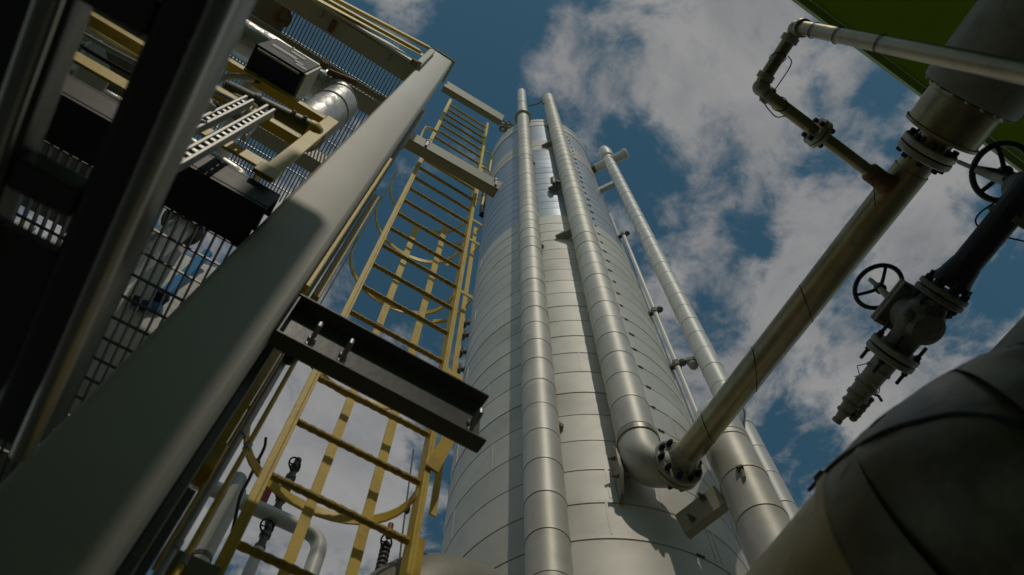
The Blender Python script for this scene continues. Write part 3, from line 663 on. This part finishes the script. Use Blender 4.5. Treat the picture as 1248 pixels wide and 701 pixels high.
# ------------------------------------------------------------------ dark channel across the ladder
ch = thing('channel_beam', V(.3, 1.3, 2.0), 'dark grey open steel channel with U-bolts crossing in front of the ladder', 'beam')
x0, x1 = -.078, .688; yb0, yb1 = 1.25, 1.315
b = MB(); b.box(x0, x1, yb1-.008, yb1, 2.012, 2.285); b.box(x0, x1, yb0, yb1-.0085, 2.279, 2.291); b.box(x0, x1, yb0+.09*0, yb1-.0085, 2.006, 2.018)
b.build('channel', M['beam_dark'], ch, bevel=.003)
for x in (.035, .15, .648):
    b = MB(); z = 2.10
    b.tube([Vector((x, yb1-.01, z+EYE)), Vector((x, yb0+.0, z+EYE)), Vector((x, yb0-.022, z+.012+EYE)), Vector((x, yb0-.022, z+.03+EYE)), Vector((x, yb0, z+.042+EYE)), Vector((x, yb1-.01, z+.042+EYE))], .008, 10)
    o = b.build('u_bolt', M['galv'], ch)
    for zz in (z, z+.042): hexbolt(V(x, yb1-.0085, zz), -Y_, .015, .012, 'nut', M['galv'], o)
b = MB(); b.box(x0+.001, x0+.011, yb0+.005, yb1-.009, 2.02, 2.277); b.build('end_cleat', M['beam_dark'], ch)

# ------------------------------------------------------------------ caged ladder
ld = thing('caged_ladder', (.395, 1.7, 0), 'yellow caged access ladder climbing between column and tank', 'ladder')
LY_ = 1.7; XL, XR = .135, .660
for x in (XL, XR):
    b = MB(); b.box(x-.006, x+.006, LY_-.032, LY_+.032, -1.6, 9.3)
    if x == XL: b.box(x-.030, x-.0062, LY_-.032, LY_-.024, -1.6, 9.3)
    else: b.box(x+.0062, x+.020, LY_-.032, LY_-.024, -1.6, 9.3)
    b.build('stile', M['yellow_pale'], ld, bevel=.002)
zr = 1.937-.3115*8
while zr < 9.25:
    b = MB(); n = 26; pts = []; rs = []
    for i in range(n+1): pts.append(V(XL+.006+(XR-XL-.012)*i/n, LY_, zr)); rs.append(.0125+.0022*(i % 2))
    b.tube(pts, rs, 10); b.build('rung', M['rung'], ld, angle=80)
    zr += .3115
def hoop_pts(z, n=18, ex=.33, ey=.285, cx=.325, ends=True):
    out = []
    for i in range(n+1):
        a = R(180-180*i/n); out.append(V(cx+ex*math.cos(a), 1.70+ey*abs(math.sin(a))**.8, z))
    return out
HOOPS = (-.5, .35, 1.27, 2.192, 2.98, 4.017, 4.868, 5.52)
for z in HOOPS:
    b = MB(); b.strip(hoop_pts(z), .048, .007, Z_); b.build('hoop', M['yellow_pale'], ld)
for (x, y) in ((.002, 1.70), (.345, 1.984), (.545, 1.895)):
    b = MB()
    if x < .1: b.bar(V(x, y, -.55), V(x, y, 5.55), .007, .036, X_)
    else:
        b.bar(V(x, y-.007, -.55), V(x, y-.007, 5.55), .042, .007, X_)
    b.build('cage_strap', M['yellow_pale'], ld)
b = MB(); b.bar(V(.757, 1.77, 2.2), V(.757, 1.77, 5.6), .030, .007, X_); b.build('cage_strap', M['yellow_pale'], ld)
for z in (3.13, 4.1, 5.05, 5.5):
    b = MB(); b.strip([V(XR+.007, LY_, z+.9*0), V(.775, LY_, z)], .042, .007, Z_)
    b.strip([V(.775, LY_+.002, z), V(.765, LY_+.10, z), V(.72, LY_+.22, z), V(.65, LY_+.27, z)], .042, .007, Z_); b.build('side_arm', M['yellow_pale'], ld)
for z in (6.55, 7.15, 7.85):                                  # grab loops above the landing
    b = MB(); b.tube([V(XR, LY_, z), V(XR+.10, LY_-.02, z), V(XR+.135, LY_, z-.03), V(XR+.12, LY_+.09, z-.1), V(XR+.06, LY_+.1, z-.12)], .011, 10); b.build('grab_loop', M['yellow_pale'], ld)
b = MB(); b.tube([V(.78, 1.76, 6.2), V(.80, 1.74, 7.0), V(.80, 1.72, 8.0)], .012, 8); b.tube([V(.73, 1.80, 6.2), V(.735, 1.78, 7.6)], .010, 8); b.build('handrail', M['yellow_pale'], ld)
b = MB(); b.tube([onY(511, 172, 1.6), onY(516, 158, 1.6), onY(519, 155, 1.6), onY(524, 156, 1.6), onY(535, 162, 1.6)], .012, 10); b.build('grab_loop', M['yellow_pale'], ld)
# lower diagonal strut at the right stile
b = MB(); b.bar(onY(558, 515, 1.66), onY(526, 572, 1.66), .012, .055, Y_); b.build('stay', M['yellow'], ld)
b = MB(); b.bar(V(XR+.055, 1.74, -1.6), V(XR+.055, 1.74, 2.02), .012, .03, Y_); b.build('stay_post', M['yellow'], ld)
b = MB(); b.box(-.02, XL-.007, 1.66, 1.72, 1.435, 1.495); b.build('wall_bracket', M['olive'], ld, bevel=.003)

# landing channel and the top beam over the ladder
def xbeam(name, label, p0, p1, q0, q1, depth, mname, cat='beam'):
    """channel between two points, lower edge p0-p1, upper edge q0-q1, web facing the viewer"""
    t = thing(name, (Vector(p0)+Vector(p1))/2, label, cat)
    p0, p1, q0, q1 = map(Vector, (p0, p1, q0, q1)); d = Y_*depth; b = MB()
    b.add([p0, p1, q1, q0, p0+Y_*.01, p1+Y_*.01, q1+Y_*.01, q0+Y_*.01], [(0,1,2,3),(7,6,5,4),(0,4,5,1),(1,5,6,2),(2,6,7,3),(3,7,4,0)])
    u = Z_*.012
    for (a, c) in ((p0, p1), (q0-u, q1-u)):
        b.add([a+Y_*.0105, c+Y_*.0105, c+d, a+d, a+Y_*.0105+u, c+Y_*.0105+u, c+d+u, a+d+u], [(3,2,1,0),(4,5,6,7),(0,1,5,4),(1,2,6,5),(2,3,7,6),(3,0,4,7)])
    b.build('channel', M[mname], t, bevel=.003); return t
lb = xbeam('landing_beam', 'cream steel channel under the ladder landing, reaching from column towards tank', onY(493.5, 166, 1.5), onY(608, 231, 1.5), onY(500, 159, 1.5), onY(613, 223, 1.5), .09, 'cream')
b = MB()
for (px, py) in ((492, 164), (519, 178), (604, 226)):
    q = onY(px, py, 1.49); b.bar(q, q+Z_*.16, .02, .02); b.ball(q+Z_*.16, .02, 8, 6)
b.build('stud', M['galv'], lb)
xbeam('top_beam', 'cream steel channel above the ladder rungs, topmost beam by the column cap', onY(541, 104.5, 1.4), onY(612, 147, 1.4), onY(545, 98.5, 1.4), onY(615, 141, 1.4), .07, 'cream')

# ------------------------------------------------------------------ lower platform on the left
lp = thing('lower_platform', (-1.6, 2.0, EYE+2.42), 'lower steel platform with black edge beam, open grating and yellow guard rail', 'platform')
b = MB(); b.box(-4, -.318, 1.10, 1.108, 2.445, 2.585); b.box(-.3295, -.318, 1.102, 1.197, 2.425, 2.444); b.box(-4, -.330, 1.102, 1.28, 2.425, 2.444); b.box(-4, -.318, 1.10, 1.197, 2.586, 2.600); b.build('edge_beam', M['edge'], lp, bevel=.002)
b = MB(); b.box(-4, -.33, 4.2, 4.3, 2.42, 2.60); b.box(-2.45, -2.35, 1.29, 4.19, 2.40, 2.50); b.build('cross_beam', M['beam_dark'], lp)
b = MB(); x = -3.95
while x < -.10:
    b.box(x, x+.0045, 1.285, 4.19, 2.505, 2.535); x += .034
y = 1.33
while y < 4.18:
    b.box(-3.95, -.10, y, y+.006, 2.518, 2.530); y += .105
b.build('grating', M['grating'], lp)
b = MB(); b.box(-4, -.40, 1.085, 1.097, 2.70, 2.79); b.build('toe_board', M['yellow_pale'], lp, bevel=.002)
b = MB(); b.box(-4, -.44, 1.085, 1.15, 3.275, 3.283); b.box(-4, -.44, 1.085, 1.093, 3.225, 3.274); b.build('mid_rail', M['yellow_pale'], lp, bevel=.002)
b = MB(); b.box(-4, -.44, 1.085, 1.15, 3.745, 3.753); b.box(-4, -.44, 1.085, 1.093, 3.69, 3.744); b.build('top_rail', M['yellow_pale'], lp, bevel=.002)
b = MB(); b.box(-.438, -.375, 1.080, 1.090, 2.62, 3.76); b.box(-.438, -.430, 1.0902, 1.14, 2.62, 3.76); b.build('rail_post', M['yellow_pale'], lp, bevel=.003)
b = MB(); b.box(-.448, -.365, 1.06, 1.0795, 2.60, 2.70); b.build('post_foot', M['yellow'], lp, bevel=.003)
# things standing on the lower grating
def sack(name, c, s, label, sd, strap=True):
    t = thing(name, c, label, 'sack'); n, m = 36, 22; vs = []; fs = []; c = Vector(c)
    for i in range(m+1):
        ph = math.pi*i/m
        for j in range(n):
            g = 2*math.pi*j/n
            ex = .55; cx, sx = math.cos(g), math.sin(g)
            d = Vector((math.copysign(abs(cx)**ex, cx)*math.sin(ph)**.6, math.copysign(abs(sx)**ex, sx)*math.sin(ph)**.6, math.copysign(abs(math.cos(ph))**.7, math.cos(ph))))
            k = 1+.06*noise.noise(d*2.3+Vector((sd, 0, 0)))+.03*noise.noise(d*6+Vector((0, sd, 0)))
            vs.append(c+Vector((d.x*s[0]*k, d.y*s[1]*k, (d.z*k+1)*s[2])))
    for i in range(m):
        for j in range(n): fs.append((i*n+j, i*n+n+j, i*n+n+(j+1) % n, i*n+(j+1) % n))
    zmin = min(v.z for v in vs)
    for v in vs: v.z = max(v.z-(zmin-c.z)-.02, c.z+.002)
    b = MB(); b.add(vs, fs); b.build('bag', M['sack'], t, angle=70)
    return t
sk = sack('wrapped_load', V(-.88, 3.22, 2.536), (.78, .60, 1.22), 'tall white wrapped load with a blue strap standing on the lower grating', 1.3)
b = MB(); b.tube([onY(*p, 2.60) for p in ((253, 309), (243, 318), (228, 333), (214, 345), (201, 358), (191, 370), (187, 378))], .034, 8); b.build('blue_strap', M['blue'], sk)
b = MB(); b.ball(onY(196, 362, 2.56), .05, 8, 6); b.ball(onY(175, 372, 2.58), .05, 8, 6, (1, .4, 1)); b.ball(onY(166, 366, 2.58), .045, 8, 6, (1, .4, 1)); b.build('print_mark', M['navy'], sk)
sack('wrapped_load', V(-1.75, 3.1, 2.536), (.42, .5, .62), 'smaller white wrapped load further left on the lower grating', 4.7)
t = thing('strapping_crate', V(-1.55, 2.3, 2.536), 'pale slatted crate on the lower grating at the far left', 'crate')
for i in range(8):
    b = MB(); x = -2.0+i*.13; b.box(x, x+.07, 2.1, 2.12, 2.54, 3.2); b.build('slat', M['white'], t)
b = MB(); b.box(-2.05, -.98, 2.121, 2.15, 3.0, 3.08); b.build('rail', M['red'], t)
b = MB(); b.box(-2.0, -1.02, 2.16, 2.9, 2.545, 3.1); b.build('goods', M['beam_dark'], t, bevel=.02)

# cable ladder trays in front of the platform edge
for i, (xa, xb) in enumerate(((-.680, -.640), (-.600, -.556))):
    t = thing('cable_tray', V((xa+xb)/2, 1.0, 2.0), ('left' if i == 0 else 'right')+' of two upright perforated cable trays in front of the platform edge', 'cable tray', 'cable trays by the platform')
    for x in (xa, xb-.012):
        b = MB(); b.box(x, x+.012, .985, 1.02, 1.95, 3.06+.04*i); b.build('side_rail', M['tray'], t, bevel=.002)
    z = 1.99
    while z < 3.0:
        b = MB(); b.box(xa+.0122, xb-.0122, .99, 1.0, z, z+.018); z += .052
        b.build('cross_slat', M['galv'], t)
    b = MB(); b.tube([V(xa+.02, 1.012, 1.95), V(xa+.022, 1.01, 2.5), V(xa+.018, 1.012, 3.1), V(xa, 1.1, 3.35)], .006, 8); b.build('cable', M['white'], t)
jb = thing('junction_box', V(-.66, .99, 2.5), 'small pale junction box where the cable trays pass the platform edge', 'junction box')
b = MB(); b.box(-.745, -.69, .96, 1.05, 2.43, 2.55); b.build('box', M['galv'], jb, bevel=.006)
b = MB(); b.tube([V(-.70, .97, 2.53), V(-.69, .93, 2.58), V(-.66, .95, 2.62)], .014, 10); b.build('gland', M['conduit'], jb)

# navy cabinet with its conduit and the actuator under it
kz = 3.75
p = onZ(312, 53, kz); q = onZ(372, 87, kz); r_ = onZ(353, 128, kz)
cb_ = thing('control_cabinet', (p.x, p.y, p.z), 'dark navy control cabinet with white paint marks on the front', 'cabinet')
bx0, bx1, by0, by1 = p.x, q.x, p.y, r_.y
b = MB(); b.box(bx0, bx1, by0, by1, kz, kz+.33); b.build('case', M['navy'], cb_, bevel=.006)
b = MB(); b.box(bx1+.001, bx1+.012, by0+.004, by1-.004, kz+.01, kz+.32); b.build('end_plate', M['cream'], cb_)
b = MB(); W = bx1-bx0
for (u0, u1, v0, v1) in ((.14, .66, .40, .54), (.66, .84, .30, .40), (.74, .96, .16, .26), (.44, .74, .68, .80)):
    b.box(bx0+W*u0, bx0+W*u1, by0-.003, by0-.0005, kz+.33*v0, kz+.33*v1)
b.build('paint_mark', M['mark'], cb_)
b = MB(); b.box(bx0+.02, bx1-.02, by0+.01, by0+.02, kz-.012, kz-.001); b.build('drip_edge', M['galv'], cb_)
b = MB(); b.tube(smooth([onZ(311, 98, kz-.02)+Z_*.02, onZ(300, 95, kz-.08), onZ(285, 93, kz-.10), onZ(268, 97, kz-.12), onZ(256, 108, kz-.18), onZ(254, 120, kz-.25), onZ(258, 132, kz-.35)]), .016, 12); b.build('conduit', M['conduit'], cb_)
b = MB(); b.cyl(onZ(309, 97, kz-.02)-Z_*.0, onZ(317, 97, kz-.02), .02, 12); b.build('gland', M['black'], cb_)
az = 3.45
a0 = onZ(272, 112, az); a1 = onZ(386, 166, az)
ac = thing('actuator', a0, 'dark cylindrical actuator with a yellow end under the navy cabinet', 'actuator')
b = MB(); dd = (a1-a0).normalized(); ln = (a1-a0).length
b.lathe(a0, dd, [(0, .05), (.01, .06), (ln*.3, .06), (ln*.31, .066), (ln*.36, .066), (ln*.37, .06), (ln*.9, .06)], 28); b.build('cylinder', M['beam_dark'], ac)
b = MB(); b.lathe(a0+dd*ln*.9, dd, [(0, .062), (.03, .062), (.06, .045), (.07, .01)], 28); b.build('end_cap', M['yellow'], ac)
b = MB()
for u in (.7, .82): b.ball(a0+dd*ln*u+Vector((0, -.06, -.01)), .012, 8, 6)
b.build('fitting', M['galv'], ac)

# foil-wrapped pipe with elbow
fz = 5.2
ip = thing('wrapped_pipe', onZ(425, 130, fz), 'white foil-wrapped pipe with an elbow under the upper platform', 'pipe')
E = onZ(418, 122, fz); A = Vector((-4.2, E.y, E.z)); D = Vector((E.x, E.y, EYE+4.15))
pts = elbow(A, E, D, .20, 12); rr = .128
pp = []
for i in range(len(pts)-1):
    n = max(1, int((pts[i+1]-pts[i]).length/.12))
    for j in range(n): pp.append(pts[i].lerp(pts[i+1], j/n))
pp.append(pts[-1])
b = MB(); b.tube(pp, [rr*(1+.05*noise.noise(Vector((i*.7, 2, 1)))) for i in range(len(pp))], 32); b.build('foil', M['foil'], ip, angle=60)
for i in range(2, len(pp)-2, 4):
    b = MB(); b.ring(pp[i], pp[i+1]-pp[i-1], rr*1.01, .006, 28, 6); b.build('tape_band', M['white'], ip)
b = MB(); q = E+Vector((-.30, -.06, -.12))
b.ball(q, .07, 12, 8, (1.3, .8, 1)); b.ball(q+Vector((.12, .02, .05)), .055, 12, 8); b.build('loose_wrap', M['foil'], ip)
b = MB(); b.bar(E+Vector((-.16, -.14, -.1)), E+Vector((.02, -.14, .06)), .04, .02); b.cyl(E+Vector((-.2, -.15, -.1)), E+Vector((-.2, -.2, -.12)), .03, 10); b.build('hanger', M['rust'], ip)

# cables and small pipework among the platform gear
for k2, (dy, dz, r_, mm, lab) in enumerate(((0, 0, .016, 'conduit', 'thick pale cable sagging between cabinet and rail'), (.05, -.10, .010, 'black', 'thin black cable looping below the cabinet'), (-.04, -.2, .012, 'white', 'white cable dropping towards the tray tops'))):
    t = thing('service_cable', V(-.9, 1.2+dy, 3.4+dz), lab, 'cable')
    b = MB(); b.tube(smooth([V(-1.9, 1.22+dy, 3.62+dz), V(-1.5, 1.20+dy, 3.40+dz), V(-1.1, 1.16+dy, 3.30+dz), V(-.85, 1.14+dy, 3.42+dz), V(-.72+.05*k2, 1.10+dy, 3.30+dz), V(-.66+.05*k2, 1.06, 3.0+dz)]), r_, 10); b.build('sheath', M[mm], t)
t = thing('drain_pipe', V(-.9, 1.9, 4.0), 'pale upright pipe with flanged joint behind the platform guard rail', 'pipe')
b = MB(); b.tube(smooth([V(-.72, 1.75, 2.56), V(-.72, 1.75, 3.6), V(-.74, 1.75, 3.95), V(-.95, 1.76, 4.1), V(-2.6, 1.78, 4.12)], 8), .055, 20); b.build('pipe', M['foil'], t)
flange(V(-.72, 1.75, 3.25), Z_, .10, .02, t, M['steel'], 6, .012)
t = thing('cross_pipe', V(-1.3, 1.6, 4.6), 'white wrapped pipe running under the upper platform towards the back', 'pipe')
b = MB(); b.tube([V(-1.05, 1.25, 4.75), V(-1.05, 2.0, 4.75), V(-1.05, 3.4, 4.75)], .07, 20); b.build('wrap', M['foil'], t)

# hopper and beige panel seen through the left frame
hp = thing('white_hopper', onZ(118, 70, 4.6), 'white sloping hopper seen through the dark frame at upper left', 'hopper')
q = [onZ(x, y, z) for (x, y, z) in ((101, 72, 4.0), (139, 95, 4.0), (126, 47, 4.9), (106, 50, 4.9))]
b = MB(); back = Vector((-.1, .5, .05)); b.add(q+[k+back for k in q], [(0,1,2,3),(7,6,5,4),(0,4,5,1),(1,5,6,2),(2,6,7,3),(3,7,4,0)]); b.build('body', M['white'], hp, bevel=.02)
b = MB()
for dz in (0, .10): b.tube([onZ(92, 50, 4.9+dz), onZ(126, 43, 4.9+dz)], .022, 10)
b.build('rim_pipe', M['conduit'], hp)
pn = thing('deck_panel', V(-3.4, 2.5, 6.6), 'olive steel deck panel beyond the dark frame at upper left', 'panel')
b = MB(); b.box(-5.5, -1.75, .8, 4.2, 6.6, 6.64); b.build('plate', M['olive'], pn)
for x in (-2.4, -3.2, -4.0):
    b = MB(); b.box(x, x+.06, .82, 4.18, 6.5, 6.598); b.build('stiffener', M['olive'], pn)

# ------------------------------------------------------------------ upper platform
upf = thing('upper_platform', V(-1.6, 1.6, 7.5), 'upper steel platform with cream beams, open grating and yellow rail against the sky', 'platform')
Z7 = 7.5
b = MB(); b.box(-4, -.335, 1.275, 1.45, Z7, Z7+.014); b.box(-4, -.335, 1.355, 1.367, Z7+.0145, Z7+.30); b.box(-4, -.335, 1.275, 1.45, Z7+.301, Z7+.315); b.build('front_beam', M['cream'], upf, bevel=.002)
b = MB(); b.box(-4, -.335, 1.235, 1.262, Z7+.02, Z7+.22); b.build('edge_angle', M['clad_white'], upf, bevel=.003)
b = MB(); b.box(-4, -.335, 1.69, 1.735, Z7-.01, Z7+.004); b.box(-4, -.335, 1.74, 1.752, Z7-.14, Z7+.18); b.box(-4, -.335, 1.755, 1.90, Z7-.14, Z7-.125); b.build('inner_beam', M['cream'], upf, bevel=.002)
for x in (-1.36, -.62):
    b = MB(); b.box(x, x+.016, 1.28, 1.354, Z7-.012, Z7-.001); b.build('stiffener', M['olive'], upf)
b = MB(); b.box(-2.0, -1.62, 1.455, 1.685, Z7+.0, Z7+.012); b.build('infill_plate', M['olive'], upf)
b = MB(); q = V(-1.22, 1.36, Z7-.03)
b.bar(q-Y_*.06, q+Y_*.06, .05, .03, X_)
for s in (-1, 1): hexbolt(q+Y_*.035*s-Z_*.015, -Z_, .018, .02, 'bolt', M['rust'], upf)
b.build('splice_cleat', M['rust'], upf)
b = MB(); x = -3.9
while x < -.34:
    b.box(x, x+.012, 1.40, 3.4, Z7+.33, Z7+.36); x += .036
for y in (1.5, 1.75, 2.0, 2.25, 2.5, 2.75, 3.0, 3.25): b.box(-3.9, -.34, y, y+.012, Z7+.336, Z7+.352)
b.build('grating', M['galv'], upf)
b = MB(); b.box(-4, -.335, 2.6, 2.75, Z7-.1, Z7+.2); b.build('cross_beam', M['cream'], upf)
y7 = 1.16; pa, pb = onY(398, 0, y7), onY(512, 63, y7); pc, pd_ = onY(411, 0, y7), onY(524, 59, y7)
da = (pb-pa); b = MB(); b.bar(pa-da*1.5, pb, .03, .09, Y_); b.bar(pc-(pd_-pc)*1.5, pd_, .03, .09, Y_); b.build('guard_rail', M['yellow'], upf, bevel=.004)
b = MB(); m_ = (pa+pc)/2; n_ = (pb+pd_)/2; b.bar(m_-(n_-m_)*1.5+Y_*.05, n_+Y_*.05, .008, (pc-pa).length*.7, Y_); b.build('kick_plate', M['yellow_pale'], upf)
b = MB(); b.bar(onY(509, 80, 1.17), onY(527, 62, 1.17), .04, .06, Y_); b.build('rail_end', M['cream'], upf, bevel=.004)
b = MB(); q = onY(507, 77, 1.16); b.bar(q-Vector((.03, 0, .05)), q+Vector((.03, 0, .05)), .05, .04); b.build('end_clamp', M['rust'], upf)
b = MB(); q = V(-1.66, 1.55, Z7-.02); b.ring(q, Vector((.2, .3, 1)), .07, .022, 24, 8); b.build('lifting_ring', M['rust'], upf)

# ------------------------------------------------------------------ near frame overhead on the left (out of focus)
nf = thing('overhead_frame', V(-.4, .5, 1.0), 'dark steel frame of two long tubes and cross pieces close overhead at left', 'frame')
def ytube(xa, xb, za, zb, ya, yb, r):
    pts = []
    for (cx, cz_, a0) in ((xb-r, zb-r, 0), (xa+r, zb-r, 90), (xa+r, za+r, 180), (xb-r, za+r, 270)):
        for i in range(6): a = R(a0+18*i); pts.append((cx+r*math.cos(a), cz_+r*math.sin(a)))
    m = len(pts); b = MB()
    b.add([(x, ya, z+EYE) for x, z in pts]+[(x, yb, z+EYE) for x, z in pts],
          [(i, (i+1) % m, m+(i+1) % m, m+i) for i in range(m)]+[tuple(range(m-1, -1, -1)), tuple(range(m, 2*m))])
    return b
ytube(-.368, -.283, 1.0, 1.11, -.25, 1.05, .020).build('long_tube', M['frame_dark'], nf)
ytube(-.585, -.462, 1.0, 1.085, -.25, 1.05, .020).build('long_tube', M['frame_dark'], nf)
for xx in (-.292, -.478):
    b = MB(); b.tube([V(xx, -.25, .988), V(xx, 1.05, .988)], .0165, 20); b.build('round_rail', M['rail'], nf)
for (ya, yb) in ((.277, .330), (.575, .625)):
    b = MB(); b.box(-.461, -.369, ya, yb, 1.005, 1.055); b.build('cross_piece', M['frame_dark'], nf, bevel=.004)
b = MB(); b.box(-.461, -.369, .70, 1.04, 1.03, 1.05); b.build('infill_plate', M['frame_dark'], nf)
b = MB(); b.box(-.80, -.586, -.25, 1.05, 1.04, 1.06); b.build('side_plate', M['frame_dark'], nf)

# ------------------------------------------------------------------ pipes and valves far behind the ladder
hz = 2.2
hd = thing('header_pipe', V(1.0, 2.2, 1.9), 'large pale clad pipe passing low behind the ladder foot', 'pipe')
hr = .26; hy = onZ(545, 667, hz).y+.16; hc = hz-.205
b = MB(); pts = elbow(V(2.3, hy, hc), V(.82, hy, hc), V(.82, hy, -1.6), .26, 12); b.tube(pts, hr, 44); b.build('cladding', M['grey'], hd)
b = MB()
for x in (1.18,): b.lathe(V(x, hy, hc), X_, [(0, hr), (.004, hr+.008), (.05, hr+.008), (.055, hr)], 44, cap=False)
b.build('lap_band', M['clad_pipe'], hd)
t = thing('vent_pipe', onH(292, 575, 4.0), 'grey upright pipe with a domed top behind the lower ladder', 'pipe')
q = onH(293, 580, 4.0)
b = MB(); b.lathe(Vector((q.x, q.y, 0)), Z_, [(0, .062), (q.z-.06, .062), (q.z-.02, .055), (q.z, .03), (q.z+.005, .005)], 24); b.build('pipe', M['galv'], t)
b = MB(); b.lathe(Vector((q.x, q.y, q.z-.35)), Z_, [(0, .066), (.02, .072), (.05, .072), (.07, .066)], 24, cap=False); b.build('collar', M['steel'], t)
t = thing('vent_pipe', onH(270, 640, 3.6), 'pale clad upright pipe beside the yellow channel, lower left', 'pipe')
for k, (px, py, dd_, r_, mm) in enumerate(((262, 650, 3.2, .050, 'clad_white'), )):
    q = onH(px, py, dd_); b = MB(); b.cyl(Vector((q.x, q.y, 0)), Vector((q.x, q.y, q.z+.35)), r_, 20); b.build('pipe', M[mm], t)
    b = MB(); b.lathe(Vector((q.x, q.y, q.z-.2)), Z_, [(0, r_+.003), (.03, r_+.003)], 16); b.ball(Vector((q.x-.07, q.y, q.z-.18)), .025, 8, 6); b.build('clip', M['valve'], t)
t = thing('bent_pipe', onH(350, 640, 4.0), 'pale pipe with an elbow seen through the lower ladder rungs', 'pipe')
q0 = onH(300, 615, 4.0); q1 = onH(396, 655, 4.0); q1 = Vector((q1.x, q0.y-.02, q0.z))
b = MB(); b.tube(elbow(q0-X_*.6, q1, Vector((q1.x, q1.y, 0)), .15, 10), .058, 24); b.build('pipe', M['clad_white'], t)
b = MB(); b.lathe(q1-X_*.16, X_, [(0, .059), (.005, .064), (.02, .064), (.025, .059)], 20, cap=False); b.build('weld_band', M['galv'], t)
def valve_stack(px, py, D, h, n, label, tagged):
    q = onH(px, py, D); t = thing('valve_manifold', (q.x, q.y, q.z-h), label, 'valve')
    b = MB(); b.lathe(Vector((q.x, q.y, 0)), Z_, [(0, .04), (q.z-h, .04)], 12); b.build('support', M['clad_white'], t)
    b = MB(); pr = [(0, .03)]
    for i in range(24): z = h*i/24; pr += [(z, .028+.012*(i % 3 == 0)), (z+h/30, .028+.012*(i % 3 == 0))]
    pr += [(h, .025), (h+.01, .01)]
    b.lathe(q-Z_*h, Z_, pr, 12); b.build('valve_body', M['valve'], t)
    for i in range(n):
        z = -h*(.13+.35*i); c = q+Vector((-.02, -.05, z)); handwheel(c, Vector((.35, -.8, -.3)), .052, .007, t, M['black'], 3, .5)
    if tagged:
        b = MB(); c = q+Vector((-.13, .0, -h*.55)); b.bar(c-Z_*.14, c+Z_*.14, .09, .02, X_); b.build('warning_tag', M['red'], t)
    return t
valve_stack(364, 560, 4.0, 1.0, 3, 'slim valve manifold with three handwheels and a red tag behind the ladder', True)
v = valve_stack(471, 662, 4.0, .35, 1, 'small valve on a white stand low behind the ladder right stile', False)
b = MB(); q = onH(473, 655, 4.0); b.cyl(q, q+Z_*.14, .022, 10); b.build('red_knob', M['red'], v)
def cable(pts, r, label):
    t = thing('hanging_cable', pts[0], label, 'cable'); b = MB(); b.tube(smooth(pts), r, 8); b.build('wire', M['black'], t)
    return t
c = cable([onH(*p, 2.2) for p in ((297, 478), (303, 497), (310, 507))], .007, 'short black cable draped over the yellow channel')
c = cable([onH(*p, 2.6) for p in ((324, 534), (322, 546), (312, 566), (303, 585), (293, 605), (285, 640), (270, 705))], .008, 'black cable with a knot hanging left of the lower ladder')
b = MB(); b.ball(onH(312, 564, 2.6), .022, 10, 8); b.build('knot', M['black'], c)
c = cable([onH(*p, 4.4) for p in ((504, 548), (497, 600), (490, 655), (484, 710))], .008, 'thin cable dropping beside the ladder right stile')
b = MB(); b.ball(onH(496, 621, 4.4), .03, 8, 6, (1, 1, 1.8)); b.build('connector', M['black'], c)

# ------------------------------------------------------------------ view settings
scene.view_settings.view_transform = 'Standard'; scene.view_settings.look = 'None'
scene.view_settings.exposure = -1.28; scene.view_settings.gamma = 1.0
scene.view_settings.use_curve_mapping = False
scene.render.engine = 'CYCLES'; scene.cycles.use_denoising = True
scene.cycles.max_bounces = 8
